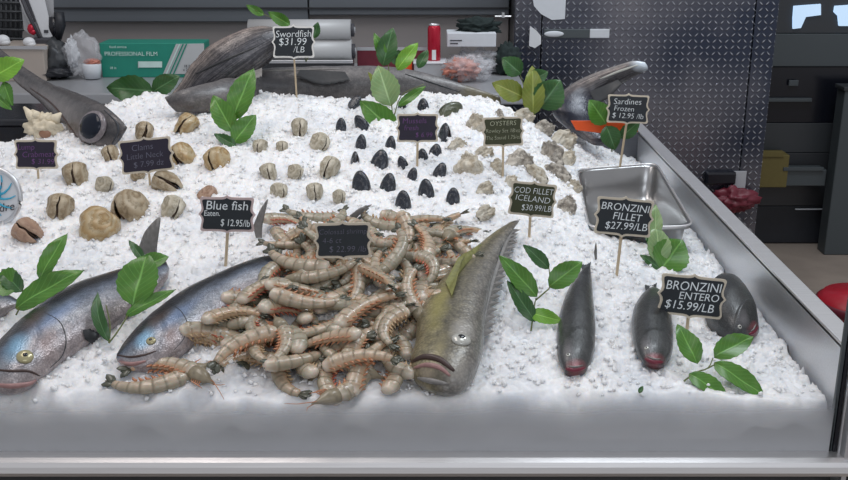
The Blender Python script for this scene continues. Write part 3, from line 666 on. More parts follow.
# ------------------------------------------------------------------ ice
def build_ice():
    xs = np.arange(-1.34, XW - .001, .0036); ys = np.concatenate([np.linspace(1.537, 1.56, 10), np.arange(1.5635, 3.38, .0038)])
    X, Y = np.meshgrid(xs, ys); nx, ny = len(xs), len(ys)
    def ss(a, b, x): t = np.clip((x - a) / (b - a), 0, 1); return t * t * (3 - 2 * t)
    Z = (.2 - .19 * ss(.1, .72, X)) * (Y - Y0)
    Z += .035 * np.exp(-(((X + .19) / .2) ** 2 + ((Y - 1.98) / .24) ** 2) ** 1.5)
    def cells(c, seed, amp, tilt):
        r = np.random.default_rng(seed); G = 1024
        jx = r.random((G, G)); jy = r.random((G, G)); hh = r.random((G, G)); gx = r.normal(size=(G, G)); gy = r.normal(size=(G, G))
        cx = np.floor((X + 3) / c).astype(int); cy = np.floor(Y / c).astype(int)
        best = np.full(X.shape, 1e9); H = np.zeros(X.shape)
        for dx in (-1, 0, 1):
            for dy in (-1, 0, 1):
                a, b = (cx + dx) % G, (cy + dy) % G
                ox = (X + 3) - (cx + dx + jx[a, b]) * c; oy = Y - (cy + dy + jy[a, b]) * c; d = ox * ox + oy * oy
                k = d < best; best = np.where(k, d, best); H = np.where(k, hh[a, b] * amp + (gx[a, b] * ox + gy[a, b] * oy) * tilt, H)
        return H
    def low(c, seed, amp):
        r = np.random.default_rng(seed); g = r.random((200, 200)); u = (X + 3) / c; w = Y / c; i = np.floor(u).astype(int); j = np.floor(w).astype(int); fu = u - i; fw = w - j
        fu = fu * fu * (3 - 2 * fu); fw = fw * fw * (3 - 2 * fw); i %= 199; j %= 199
        return ((g[i, j] * (1 - fu) + g[i + 1, j] * fu) * (1 - fw) + (g[i, j + 1] * (1 - fu) + g[i + 1, j + 1] * fu) * fw - .5) * amp
    D = cells(.018, 1, .0045, .24) + cells(.009, 2, .0028, .28) - .003
    D += low(.12, 3, .016) + low(.05, 4, .008)
    fr = ss(1.55, 1.66, Y); D *= (.25 + .75 * fr)
    Z += D
    # front face falls to the rail
    yy = Y + low(.07, 21, .05) + low(.025, 22, .02); Z = np.where(Y < 1.62, Z - (1 - ss(1.535, 1.585, yy)) * .06, Z)
    # ragged foot along the side wall
    e = low(.035, 8, .02) + low(.015, 9, .012)
    Z -= ss(XW - .012, XW + .01, X + e * .7) * .06
    # back edge
    yb = 2.62 + .33 * ss(-1.12, -.8, X) + .42 * ss(.36, .56, X) + low(.06, 12, .05) + low(.02, 13, .015)
    drop = ss(0, .05, Y - yb); lowz = np.minimum(Z - .10, .10)
    Z = Z * (1 - drop) + np.maximum(-.12, lowz) * drop
    # the hollow that holds the pan
    hole = np.zeros(X.shape, bool)
    s = np.ones(X.shape, bool); s2 = np.ones(X.shape, bool); c0 = sum(pcn, Vector()) / 4
    for i in range(4):
        for (g, arr) in ((0.0, s), (.07, s2)):
            a = c0 + (pcn[i] - c0) * (1 + g); b = c0 + (pcn[(i + 1) % 4] - c0) * (1 + g)
            arr &= ((b.x - a.x) * (Y - a.y) - (b.y - a.y) * (X - a.x)) < 0
    Z = np.where(s2 & ~s, np.minimum(Z, ZP + .004), Z)
    Z = np.where(s, np.minimum(Z, -.03), Z)
    V = np.stack([X, Y, Z], -1).reshape(-1, 3)
    idx = np.arange(nx * ny).reshape(ny, nx)
    Fq = np.stack([idx[:-1, :-1], idx[:-1, 1:], idx[1:, 1:], idx[1:, :-1]], -1).reshape(-1, 4)
    # chips lying on it
    r = np.random.default_rng(5); n = 8000
    ix = r.integers(6, nx - 6, n); iy = r.integers(14, ny - 6, n); c = np.stack([X[iy, ix], Y[iy, ix], Z[iy, ix]], -1)
    c[:, :2] += r.uniform(-.002, .002, (n, 2))
    keep = ~s[iy, ix] & (c[:, 2] > -.07) & ~s2[iy, ix] & (drop[iy, ix] < .1); c = c[keep]; n = len(c)
    cube = np.array([(x, y, z) for x in (-1, 1) for y in (-1, 1) for z in (-1, 1)], float)
    size = r.uniform(.0014, .0042, (n, 1, 1)) * r.uniform(.5, 1.2, (n, 1, 3))
    A = r.normal(size=(n, 3, 3)); Q, _ = np.linalg.qr(A)
    pts = (cube[None] * (1 + r.uniform(-.3, .3, (n, 8, 3)))) * size @ Q + c[:, None, :]
    fq = np.array([(0, 1, 3, 2), (4, 6, 7, 5), (0, 4, 5, 1), (2, 3, 7, 6), (0, 2, 6, 4), (1, 5, 7, 3)])
    base = len(V); Fc = (fq[None] + (np.arange(n) * 8)[:, None, None] + base).reshape(-1, 4)
    V = np.concatenate([V, pts.reshape(-1, 3)]); FF = np.concatenate([Fq, Fc])
    me = bpy.data.meshes.new('crushed_ice'); me.vertices.add(len(V)); me.vertices.foreach_set('co', V.ravel())
    me.loops.add(len(FF) * 4); me.loops.foreach_set('vertex_index', FF.ravel().astype(np.int32))
    me.polygons.add(len(FF)); me.polygons.foreach_set('loop_start', np.arange(len(FF)) * 4)
    me.materials.append(MATS['ice']); me.materials.append(MATS['ice_chip'])
    me.polygons.foreach_set('material_index', np.concatenate([np.zeros(len(Fq), int), np.ones(len(Fc), int)]))
    me.update(calc_edges=True); me.validate()
    o = bpy.data.objects.new('crushed_ice', me); COL.objects.link(o)
    tag(o, 'bed of white crushed ice filling the steel display counter', 'ice', kind='stuff')
build_ice()

# ------------------------------------------------------------------ fish
def fish(name, label, cat, pairs, th, mat, h=.02, group=None, N=56, power=1.0, Ys=None, ruff=0.0):
    """pairs of (back x,y, belly x,y) from nose to tail"""
    if Ys is None: A = [P(a, b, h) for a, b, c_, d in pairs]; B = [P(c_, d, h * .7) for a, b, c_, d in pairs]
    else: A = [at(a, b, y) for (a, b, c_, d), y in zip(pairs, Ys)]; B = [at(c_, d, y - .01) for (a, b, c_, d), y in zip(pairs, Ys)]
    GILL[0] = {'bluefish': .40, 'sea_bass': .36, 'bronzini': .34}.get(name)
    v, f, at_ = loft(A, B, th, N, power=power, ruff=ruff)
    loc = (A[0] + B[0]) / 2
    r = empty(name, loc, label, cat, group)
    hit = caster(v, f)
    obj('body', v, f, mat, r, True, attr=at_)
    return r, hit, A, B

# left bluefish
r, hit, A, B = fish('bluefish', 'silver-blue bluefish at the left edge, yellow-ringed eye near the frame', 'fish',
    [(-30, 372, -28, 380), (-12, 356, -10, 390), (4, 341, 14, 391), (21, 324, 38, 378), (43, 306, 60, 360), (69, 291, 86, 342), (98, 279, 112, 326), (130, 269, 141, 306), (152, 264, 158, 290), (166, 262, 168, 278)],
    [.35, .42, .42, .42, .4, .4, .38, .36, .34, .3], 'bluefish_skin', .02, 'whole bluefish on the left of the ice')
eye_on(r, hit, 25, 357, .0145, pr=.45)
line_on(hit, [(-12, 369), (10, 371), (28, 371), (40, 376)], .0028).build('mouth', 'mouth_dark', r, True)
line_on(hit, [(-8, 384), (10, 386), (28, 384), (36, 380)], .005).build('lower_lip', 'mouth_pink', r, True)
line_on(hit, [(44, 312), (60, 322), (66, 340), (62, 356), (50, 368)], .0012).build('gill_cover_edge', 'fin_dark', r, True)
p0, n0 = hit(82, 331, .003); fan(p0, hit(84, 339, .003)[0], [hit(88, 330, .006)[0], hit(97, 334, .008)[0], hit(90, 342, .006)[0]], 'fin_dark', 'pectoral_fin', r, 8)
b0 = P(150, 262, .02); fan(b0, P(158, 262, .02), [at(139, 246, b0.y), at(146, 230, b0.y + .01), at(160, 217, b0.y + .02), at(158, 236, b0.y + .02), at(155, 250, b0.y)], 'fin_grey', 'tail_fin', r, 12, nrm=Vector((0.3, -1, .3)))
# right bluefish
r, hit, A, B = fish('bluefish', 'steel-blue bluefish with slightly open mouth, its tail end against the shrimp heap', 'fish',
    [(117, 354, 118, 362), (125, 343, 130, 369), (140, 327, 154, 367), (161, 309, 180, 354), (191, 289, 208, 330), (226, 272, 240, 305), (255, 260, 266, 287), (273, 255, 280, 275)],
    [.35, .42, .42, .42, .4, .4, .36, .3], 'bluefish_skin', .02, 'whole bluefish on the left of the ice')
eye_on(r, hit, 151, 341, .0088, pr=.5)
line_on(hit, [(117, 355), (130, 357), (144, 355), (156, 351)], .0024).build('mouth', 'mouth_dark', r, True)
line_on(hit, [(120, 362), (132, 364), (146, 361)], .004).build('lower_lip', 'mouth_pink', r, True)
line_on(hit, [(168, 303), (180, 310), (187, 323), (184, 338), (174, 350)], .001).build('gill_cover_edge', 'gill_line', r, True)
b0 = P(256, 238, .0); fan(b0, P(262, 238, .0), [at(253, 226, b0.y), at(260, 210, b0.y + .01), at(268, 199, b0.y + .02), at(264, 214, b0.y + .01), at(262, 226, b0.y)], 'fin_grey', 'tail_fin', r, 12, nrm=Vector((.3, -1, .3)))
# slice of a third fish at the left edge
r, hit, A, B = fish('bluefish', 'sliver of a dark blue fish back at the left edge under the basil', 'fish',
    [(-60, 318, -58, 330), (-35, 302, -30, 328), (-12, 295, -4, 318), (8, 296, 12, 309), (18, 300, 19, 305)], [.4, .5, .5, .5, .4], 'bluefish_skin', .012, 'whole bluefish on the left of the ice', N=30)
eye_on(r, hit, -38, 314, .008)
# the bass, head to the viewer
r, hit, A, B = fish('sea_bass', 'big olive-brown fish with gaping thick lips, head down beside the shrimp heap', 'fish',
    [(446, 390, 424, 386), (462, 387, 414, 377), (476, 372, 411, 363), (482, 352, 415, 346), (484, 332, 417, 325), (486, 312, 424, 305), (490, 288, 441, 282), (496, 265, 460, 262), (503, 246, 478, 246), (512, 231, 494, 233), (519, 221, 508, 224)],
    [.5, .6, .6, .56, .52, .5, .48, .42, .38, .33, .3], 'bass_skin', .03, None, power=.92)
eye_on(r, hit, 461, 340, .0175, 'eye_pale', 'pupil', .5)
line_on(hit, [(412, 362), (424, 357), (440, 360), (454, 371)], .0065).build('upper_lip', 'mouth_dark', r, True)
line_on(hit, [(414, 368), (426, 365), (440, 368), (450, 376)], .005).build('mouth', 'mouth_pink', r, True)
line_on(hit, [(418, 378), (432, 381), (448, 384)], .0055).build('lower_lip', 'fin_grey', r, True)
p0, _ = hit(452, 298, .004); fan(p0, hit(446, 284, .004)[0], [hit(456, 288, .01)[0], hit(466, 262, .014)[0], hit(470, 246, .01)[0], hit(460, 262, .01)[0]], 'fin_olive', 'pectoral_fin', r, 9)
v = []; f = []      # spiny back fin along the right side
ed = catmull([(483, 336, 0), (487, 310, 0), (493, 286, 0), (500, 263, 0), (507, 244, 0), (514, 229, 0)], 37)
for i, e in enumerate(ed):
    o_ = (11 if i % 2 else 3.0) * (1 if i < 30 else .7)
    for k, (dx, hh) in enumerate(((-3, .03), (0, .028), (o_, .022), (o_, .019), (0, .022))): v.append(P(e.x + dx, e.y - (1.5 if k in (2, 3) and i % 2 else 0), hh))
for i in range(36):
    for k in range(5): f.append((i * 5 + k, i * 5 + (k + 1) % 5, (i + 1) * 5 + (k + 1) % 5, (i + 1) * 5 + k))
obj('spiny_fin', v, f, 'fin_grey', r, False)
# buried tail behind the shrimp sign
r = empty('fish_tail', P(352, 222), 'grey forked fish tail poking out of the ice behind the shrimp sign', 'fish tail')
b0 = P(348, 222, .0)
fan(b0, P(354, 222, 0), [at(350, 215, b0.y), at(360, 208, b0.y + .01), at(372, 204.5, b0.y + .03), at(362, 211, b0.y + .015), at(357, 218, b0.y + .01)], 'fin_grey', 'upper_lobe', r, 10, nrm=Vector((.2, -1, .4)))
fan(P(353, 223), P(357, 223), [at(356, 219, b0.y), at(362, 215, b0.y + .01), at(369, 211, b0.y + .02), at(363, 217, b0.y), at(359, 221, b0.y)], 'fin_dark', 'lower_lobe', r, 8, nrm=Vector((.2, -1, .4)))
# bronzini
BZ = [('slim dark bronzini lying nose down below the leafy sprig', [(565, 372, 586, 372), (559, 360, 592, 360), (557, 345, 595, 344), (558, 325, 595, 322), (562, 306, 593, 302), (568, 290, 592, 286), (576, 277, 591, 275), (582, 270, 590, 268)], (572, 366, 574, 369)),
      ('dark bronzini with open red mouth left of the bronzini entero sign', [(644, 362, 664, 366), (637, 352, 671, 356), (633, 338, 673, 341), (632, 322, 672, 322), (634, 308, 668, 306), (640, 297, 662, 295), (646, 291, 656, 289)], (650, 358, 656, 361)),
      ('dark bronzini half hidden at the right of the bronzini entero sign', [(748, 337, 759, 331), (733, 336, 757, 321), (722, 330, 752, 308), (712, 322, 744, 297), (704, 312, 736, 289), (700, 302, 728, 284)], (744, 333, 756, 328))]
for lb, pr_, mo in BZ:
    r, hit, A, B = fish('bronzini', lb, 'fish', pr_, [.6, .62, .6, .58, .55, .5, .4, .3][:len(pr_)], 'bronzini_skin', .012, 'whole bronzini on the right of the ice', N=44)
    (ax, ay, bx, by) = mo
    a0 = pr_[0]
    line_on(hit, [(a0[0] + 1, a0[1] - 3), ((a0[0] + a0[2]) / 2, (a0[1] + a0[3]) / 2 - 2), (a0[2] - 1, a0[3] - 4)], .0042, n=10).build('mouth', 'mouth_red', r, True)
    line_on(hit, [(a0[0] + 3, a0[1] - 6), ((a0[0] + a0[2]) / 2, (a0[1] + a0[3]) / 2 - 5), (a0[2] - 3, a0[3] - 7)], .0018, n=10).build('upper_lip', 'fin_grey', r, True)
    q = pr_[1]; q2 = pr_[2]
    cx, cy = q[0] * .72 + q[2] * .28, q[1] * .72 + q[3] * .28
    eye_on(r, hit, cx, cy - 5, .0042, 'eye_pale', 'pupil', .55)
    pass
    z = pr_[-1]
    fan(P(z[0], z[1], .012), P(z[2], z[3], .012), [P(z[0] - 1, z[1] - 6, .012), P((z[0] + z[2]) / 2, z[1] - 5, .014), P(z[2] + 1, z[3] - 6, .012)], 'fin_dark', 'tail_fin', r, 6)
r = empty('fin_scrap', P(595, 254), 'thin grey fin spine sticking out of the ice above the slim bronzini', 'fin')
b0 = P(595, 260); fan(b0, P(597, 260), [at(594, 252, b0.y), at(596, 242, b0.y + .01), at(597, 252, b0.y)], 'fin_grey', 'spine', r, 4, nrm=Vector((0, -1, 0)))

# swordfish head with the huge eye
r, hit, A, B = fish('swordfish', 'cut swordfish head with a huge dark glassy eye, bill pointing up left', 'fish head',
    [(-30, 28, -32, 32), (-8, 42, -12, 50), (8, 55, 2, 66), (27, 69, 18, 84), (50, 83, 40, 102), (75, 92, 58, 121), (100, 103, 74, 138), (116, 115, 92, 150), (127, 127, 106, 152)],
    [.5, .5, .55, .6, .6, .55, .5, .42, .25], 'sword_skin', Ys=[3.25, 3.18, 3.1, 3.02, 2.92, 2.80, 2.68, 2.62, 2.6])
eye_on(r, hit, 93, 127, .044, 'eye_ring', 'eye_deep', .86, .33)
line_on(hit, [(30, 88), (52, 104), (68, 124), (80, 141)], .003).build('mouth', 'mouth_dark', r, True)
line_on(hit, [(104, 110), (116, 122), (118, 132), (112, 144)], .003).build('gill_cover_edge', 'gill_line', r, True)
# swordfish trunk
YT = 3.03
r, hit, A, B = fish('swordfish', 'long grey-brown swordfish body lying along the back edge of the ice', 'fish',
    [(165, 97, 177, 112), (182, 90, 199, 113), (214, 82, 236, 112), (252, 70, 256, 120), (300, 67, 300, 120), (350, 66, 350, 118), (400, 68, 400, 114), (440, 77, 440, 112), (475, 88, 474, 108), (500, 97, 500, 106)],
    [.5, .6, .65, .7, .7, .7, .7, .65, .6, .4], 'trunk_skin', Ys=[2.80, 2.80, 2.88, 3.0, YT, YT, YT, YT, YT, YT], power=.9, ruff=.02)
fan(at(300, 70, YT - .04), at(345, 72, YT - .04), [at(296, 76, YT - .07), at(322, 84, YT - .08), at(350, 80, YT - .07)], 'fin_dark', 'side_fin', r, 8)
line_on(hit, [(262, 71), (300, 70), (340, 69)], .004).build('back_ridge', 'fin_grey', r, True)
line_on(hit, [(405, 74), (430, 82), (460, 92)], .003).build('lateral_keel', 'fin_dark', r, True)
# raised tail chunk behind the swordfish sign
r, hit, A, B = fish('swordfish_tail', 'thick streaked grey swordfish tail section rising behind the swordfish sign', 'fish',
    [(170, 96, 196, 114), (180, 84, 212, 100), (192, 64, 232, 87), (210, 46, 252, 76), (234, 33, 270, 62), (258, 27, 284, 50), (278, 30, 292, 44), (290, 34, 298, 42)],
    [.6, .65, .65, .62, .6, .55, .5, .4], 'tail_skin', Ys=[2.93, 2.94, 2.95, 2.96, 2.98, 3.0, 3.02, 3.03], power=.9, ruff=.03)
fan(at(222, 84, 2.90), at(262, 68, 2.93), [at(226, 92, 2.88), at(244, 84, 2.88), at(262, 76, 2.9)], 'fin_grey', 'skin_flap', r, 12)
line_on(hit, [(196, 74), (225, 60), (258, 46)], .004).build('lateral_keel', 'fin_dark', r, True)
# dark tail at right
r, hit, A, B = fish('dark_fish_tail', 'dark fish tail arching up in front of the diamond plate', 'fish',
    [(590, 142, 612, 143), (568, 126, 602, 134), (553, 113, 598, 120), (556, 99, 599, 106), (569, 86, 606, 97), (590, 75, 618, 87), (612, 67, 630, 79), (632, 61, 642, 73), (645, 62, 648, 70)],
    [.4, .5, .5, .5, .5, .5, .5, .45, .4], 'dark_tail_skin', Ys=[3.0, 3.06, 3.1, 3.14, 3.16, 3.16, 3.15, 3.14, 3.13], power=.95)
fan(at(590, 92, 3.09), at(618, 80, 3.09), [at(596, 104, 3.07), at(608, 98, 3.07), at(622, 84, 3.07)], 'fin_dark', 'lower_fin', r, 10)
line_on(hit, [(600, 79), (620, 71), (638, 65)], .004).build('pale_ridge', 'eye_pale', r, True)
# orange strip
r = empty('orange_strip', P(605, 132, .01), 'bright orange plastic strip behind the sardines sign', 'strip')
a = [at(x, y, 2.93) for x, y in ((571, 121), (590, 121), (606, 123), (625, 121.5), (638, 124), (638, 132), (618, 131), (600, 133), (576, 130))]
n = len(a); obj('strip', a + [q + Vector((0, .006, 0)) for q in a], [tuple(range(n)), tuple(range(2 * n - 1, n - 1, -1))] + [(i, (i + 1) % n, n + (i + 1) % n, n + i) for i in range(n)], 'orange', r, False)
# conch / cream crab shell
r = empty('conch_shell', P(42, 142), 'knobbly cream conch shell below the swordfish head', 'shell')
c_ = at(44, 128, P(44, 138).y + .02)
lumpy('shell_body', c_, (.045, .035, .035), 'shell_cream', r, .35, 2.5, seed=21)
s_ = scl(c_)
mb = MB()
for (x0, y0, x1, y1) in ((36, 122, 24, 107), (44, 122, 42, 112), (52, 122, 61, 113), (36, 130, 30, 126), (38, 118, 32, 110), (54, 128, 60, 126), (48, 121, 51, 113)):
    mb.tube([at(x0, y0, c_.y), at((x0 + x1) / 2, (y0 + y1) / 2, c_.y - .01), at(x1, y1, c_.y)], [.018, .012, .003], 8)
mb.build('spikes', 'shell_cream', r, True)
MB().ball(at(45, 134, c_.y - .03), (.016, .008, .012), 3).build('aperture', 'clam_flesh', r, True)
# black tub at the left back
a = at(-30, 108, 2.9); b = at(60, 108, 2.9)
r = empty('black_tub', ((a.x + b.x) / 2, 2.88, -.05), 'black tub in the gap at the left end of the ice', 'tub')
MB().box(((a.x + b.x) / 2, 2.92, .08), (b.x - a.x, .28, .32), bev=.02).build('tub_wall', 'black_gloss', r)
MB().box(((a.x + b.x) / 2, 2.775, .236), (b.x - a.x + .01, .02, .016), bev=.005).build('tub_rim', 'dark', r)

# round logo sign at the left edge
cg = P(8, 222); Yd = cg.y
cc = at(-8, 197, Yd); rad = 28.5 * scl(cc)
r = empty('round_logo_sign', cg, 'round white logo sign with steel ring at the left edge', 'sign')
M = Matrix.Translation(cc) @ Matrix.Rotation(PI / 2 - .25, 4, 'X')
circ = [(math.cos(2 * PI * k / 48), math.sin(2 * PI * k / 48)) for k in range(48)]
MB().prism([(x * rad * .95, y * rad * .95) for x, y in circ], -.004, .001, M).build('disc', 'white_plastic', r)
MB().tube([M @ Vector((x * rad, y * rad, .001)) for x, y in circ] + [M @ Vector((rad, 0, .001))], .0055, 10, cap=False).build('steel_ring', 'steel', r, True)
mb = MB(); mb.ball(M @ Vector((.006, .006, .002)), (.016, .003, .02), 3)
for k in range(9):
    a = -2.6 + k * .62; q = [M @ Vector((.006 + math.cos(a + j * .18) * .012 * j, .004 + math.sin(a + j * .18) * .012 * j, .003)) for j in range(1, 5)]
    mb.tube(q, [.003, .0025, .002, .001], 6)
mb.build('blue_crab_emblem', 'logo_blue', r, True)
text_mesh('Landre', .026, 'ink_dark', r, M @ Matrix.Translation((.018 - .004, -.026, .0025)) @ Matrix.Rotation(.15, 4, 'Z'), shear=.2)

# ------------------------------------------------------------------ shells
def valve_geo(kind, side, open_=.0, seed=0):
    from mathutils import noise
    R, K = 14, 40; v = []; at_ = []; f = []
    def outline(a):   # y,z outline, unit height ~1, hinge at +z
        c, s = math.cos(a), math.sin(a)
        if kind == 'clam':
            y, z = .50 * c, .46 * s; z += .05 * math.exp(-((a - PI / 2) / .45) ** 2)
            j = 1 + .16 * noise.noise(Vector((c * 1.6, s * 1.6, seed + 9))) + .07 * noise.noise(Vector((c * 5, s * 5, seed + 3))); y *= j; z *= j
        elif kind == 'mussel':
            z = .5 * s; k = .5 - .5 * s; y = c * (.33 - .05 * s) * (1 + .0 * k)
        else:
            z = .5 * s; k = .5 - .5 * s; y = c * (.14 + .22 * math.sin(PI * min(1, k * .7 + .08)))
            j = 1 + .3 * noise.noise(Vector((c * 2, s * 2, seed))) + .16 * noise.noise(Vector((c * 6, s * 6, seed + 5))); y *= j; z *= j
        return y, z
    T = {'clam': .33, 'mussel': .17, 'oyster': .15}[kind]
    apex = {'clam': .30, 'mussel': -.30, 'oyster': .2}[kind]
    for i in range(R + 1):
        rho = i / R
        for k in range(K):
            y, z = outline(2 * PI * k / K)
            # rings grow out from the hinge side
            yy = y * rho; zz = z * rho + apex * (1 - rho)
            dome = T * (1 - rho ** 2.2) ** .62
            if kind == 'clam': dome += .010 * math.sin(rho * 48) * (rho < .98) + .05 * noise.noise(Vector((yy * 4, zz * 4, seed + side)))
            if kind == 'oyster': dome += .11 * noise.noise(Vector((yy * 5, zz * 5, seed * 3 + side))) + .05 * noise.noise(Vector((yy * 14, zz * 9, seed)))
            x = side * (dome + .012 + .0 * rho) + side * open_ * (.5 - zz)
            v.append(Vector((x, yy, zz))); at_.append((rho, k / K, .5))
    for i in range(R):
        for k in range(K):
            k2 = (k + 1) % K; q = (i * K + k, i * K + k2, (i + 1) * K + k2, (i + 1) * K + k); f.append(q if side > 0 else q[::-1])
    # inner skin
    b = len(v)
    for k in range(K): p = v[R * K + k]; v.append(Vector((p.x - side * .012, p.y * .95, p.z * .95))); at_.append((.9, k / K, .5))
    for k in range(K):
        k2 = (k + 1) % K; q = (R * K + k, R * K + k2, b + k2, b + k); f.append(q if side > 0 else q[::-1])
    f.append(tuple(b + k for k in range(K)) if side < 0 else tuple(b + k for k in range(K))[::-1])
    return v, f, at_
PROTO = {}
def proto_mesh(kind, mat, side, seed, open_):
    key = (kind, mat, side, seed, open_)
    if key not in PROTO:
        v, f, a = valve_geo(kind, side, open_, seed)
        o = obj('shell_valve', v, f, mat, None, True, attr=a); PROTO[key] = o.data; bpy.data.objects.remove(o)
    return PROTO[key]
def flesh_mesh(kind):
    key = ('flesh', kind)
    if key not in PROTO:
        sz = {'clam': (.05, .44, .40), 'mussel': (.03, .28, .44), 'oyster': (.03, .3, .4)}[kind]
        o = MB().ball((0, 0, 0), sz, 3).build('inner_lip', 'shell_gape', None, True); PROTO[key] = o.data; bpy.data.objects.remove(o)
    return PROTO[key]
def shell(kind, name, label, cat, group, px, py, wpx, hpx, yaw, roll, mat, pitch=-20, sink=0, seed=0, open_=.05, fl=True):
    p = P(px, py + 2); s = hpx * scl(p) * 1.12
    p = at(px, py, p.y) + Vector((0, .0, 0))
    r = empty(name, p, label, cat, group)
    # squash widths to the photo's proportions
    r.rotation_euler = (Matrix.Rotation(math.radians(roll), 3, 'Y') @ Matrix.Rotation(math.radians(pitch), 3, 'X') @ Matrix.Rotation(math.radians(yaw), 3, 'Z')).to_euler()
    r.scale = (s, s, s)
    for sd in (-1, 1):
        o = bpy.data.objects.new('shell_valve', proto_mesh(kind, mat, sd, seed, open_)); COL.objects.link(o); o.parent = r
    if fl: o = bpy.data.objects.new('inner_lip', flesh_mesh(kind)); COL.objects.link(o); o.parent = r
    return r
CL = 'large brown clams on the left'
LC = [ # px py w h yaw roll mat label
    (144, 133, 24, 20, 20, 12, 'clam_brown', 'large brown clam peeking over the top of the clams sign'),
    (186, 126, 30, 24, -18, 40, 'clam_amber', 'large tan clam nearest the swordfish tail, slit facing up'),
    (111, 156, 22, 20, 15, -20, 'clam_brown', 'brown clam touching the left edge of the clams sign'),
    (183, 157, 24, 26, -10, -35, 'clam_amber', 'golden brown clam touching the right edge of the clams sign'),
    (76, 178, 32, 29, 12, -12, 'clam_brown', 'large brown clam lower right of the lump crabmeat sign'),
    (104, 186, 27, 19, 50, 20, 'clam_pale', 'pale broken-edged clam between two brown clams left of the clams sign stick'),
    (137, 175, 24, 14, 60, 75, 'clam_brown', 'small brown clam just under the clams sign'),
    (168, 184, 34, 29, 30, -70, 'clam_brown', 'wide ridged clam below the right half of the clams sign'),
    (60, 210, 28, 31, 8, 8, 'clam_brown', 'upright brown clam right of the round logo sign'),
    (131, 210, 30, 36, -20, -30, 'clam_brown', 'biggest ridged brown clam, leaning left, in the middle of the left clams'),
    (172, 210, 24, 26, 25, 25, 'clam_pale', 'yellowish clam with a dark slit left of the blue fish sign'),
    (29, 233, 36, 31, 30, -60, 'clam_rust', 'rusty brown clam lying open low at the left edge'),
    (98, 228, 40, 38, 50, 75, 'clam_amber', 'amber brown clam lying flat below the brown upright clam'),
    (207, 196, 28, 20, 30, 60, 'clam_rust', 'reddish brown clam behind the top left of the blue fish sign'),
    (218, 163, 26, 30, -12, -18, 'clam_amber', 'striped tan clam at the right end of the large clams'),
]
for i, (x, y, w, h_, yw, ro, m_, lb) in enumerate(LC): shell('clam', 'brown_clam', lb, 'clam', CL, x, y, w, h_, yw, ro, m_, seed=i % 3, open_=.06 if i % 3 else .12)
SC_ = [(299.5, 129.5, 20, 10, 0, 'topmost small pale clam, between the swordfish stick and the mussels'), (260, 149, 18, -10, 5, 'small pale clam just right of the leafy sprig, slit upright'), (282, 149, 15, 12, 0, 'smallest pinkish clam in the upper row of small clams'),
       (319, 145, 22, 30, 25, 'small grey clam between the topmost clam and the mussels'), (269, 174, 20, 10, -15, 'small tan clam left in the middle row of small clams'), (295, 173, 17, 40, 15, 'small speckled clam centred in the middle row of small clams'),
       (329, 170, 24, -15, 20, 'largest of the small pale clams, right in the middle row'), (279, 194, 20, 35, 0, 'small grey clam left in the lowest row of small clams'), (315, 194, 21, 10, -8, 'small pale clam with dark slit in the middle of the lowest row'),
       (339, 198, 15, 30, 5, 'small round clam at the right end of the lowest row')]
for i, (x, y, h_, yw, ro, lb) in enumerate(SC_): shell('clam', 'small_clam', lb, 'clam', 'small pale clams in the middle', x, y, h_, h_, yw, ro, 'clam_pale', seed=i % 3, open_=.04)
MU = [(355, 103, 15, 60, 38, 'mussel lying slanted at the top left of the mussel group'), (341, 126, 15, 70, 0, 'leftmost mussel of the whole group, in the second row'), (361.5, 125, 20, 65, -35, 'slanted glossy mussel left of the dark green leaf'),
      (361, 143, 16, 60, 5, 'small mussel straight below the slanted mussel by the leaf'), (355, 160, 16, 30, 0, 'narrow blue mussel at the left of the fourth row'), (379.5, 163, 25, 70, 14, 'large dark mussel left of the mussels sign stick'),
      (390.5, 145, 17, 50, 5, 'bluish mussel below the tip of the dark green leaf'), (361, 185, 26, 75, -8, 'largest blue-black mussel at the lower left of the group'), (402.5, 164, 15, 60, -20, 'small mussel just left of the mussels sign stick'),
      (412.5, 175, 14, 60, 15, 'small mussel at the foot of the mussels sign stick'), (388, 186, 24, 55, 10, 'lower row mussel right of the largest blue-black mussel'), (403, 203, 23, 65, 0, 'lowest mussel, above the shrimp heap, left of centre'),
      (423, 107, 16, 70, 0, 'upright black mussel peeking above the mussels sign'), (402, 108, 13, 60, 12, 'dark mussel hidden by leaves above the mussels sign'), (422, 159, 19, 60, 0, 'mussel just right of the mussels sign stick'),
      (426, 192, 24, 60, -4, 'lower mussel directly below the mussels sign stick'), (444.5, 135, 22, 35, 4, 'glossy mussel touching the right edge of the mussels sign'),
      (435, 154, 19, 65, 12, 'mussel below the right corner of the mussels sign'), (440, 172, 18, 60, 22, 'mussel at the right edge of the group in the lower half'), (453, 198, 19, 70, 3, 'rightmost mussel of the lowest row, above the olive-brown fish')]
for i, (x, y, h_, yw, ro, lb) in enumerate(MU): shell('mussel', 'mussel', lb, 'mussel', 'black mussels in the middle', x, y, h_, h_, yw, ro, 'mussel_shell', seed=0, open_=.03 if i % 4 else .08)
shell('mussel', 'mussel', 'big olive-green mussel lying flat above the oysters', 'mussel', 'black mussels in the middle', 451, 112, 26, 26, 85, 62, 'mussel_olive', pitch=-30)
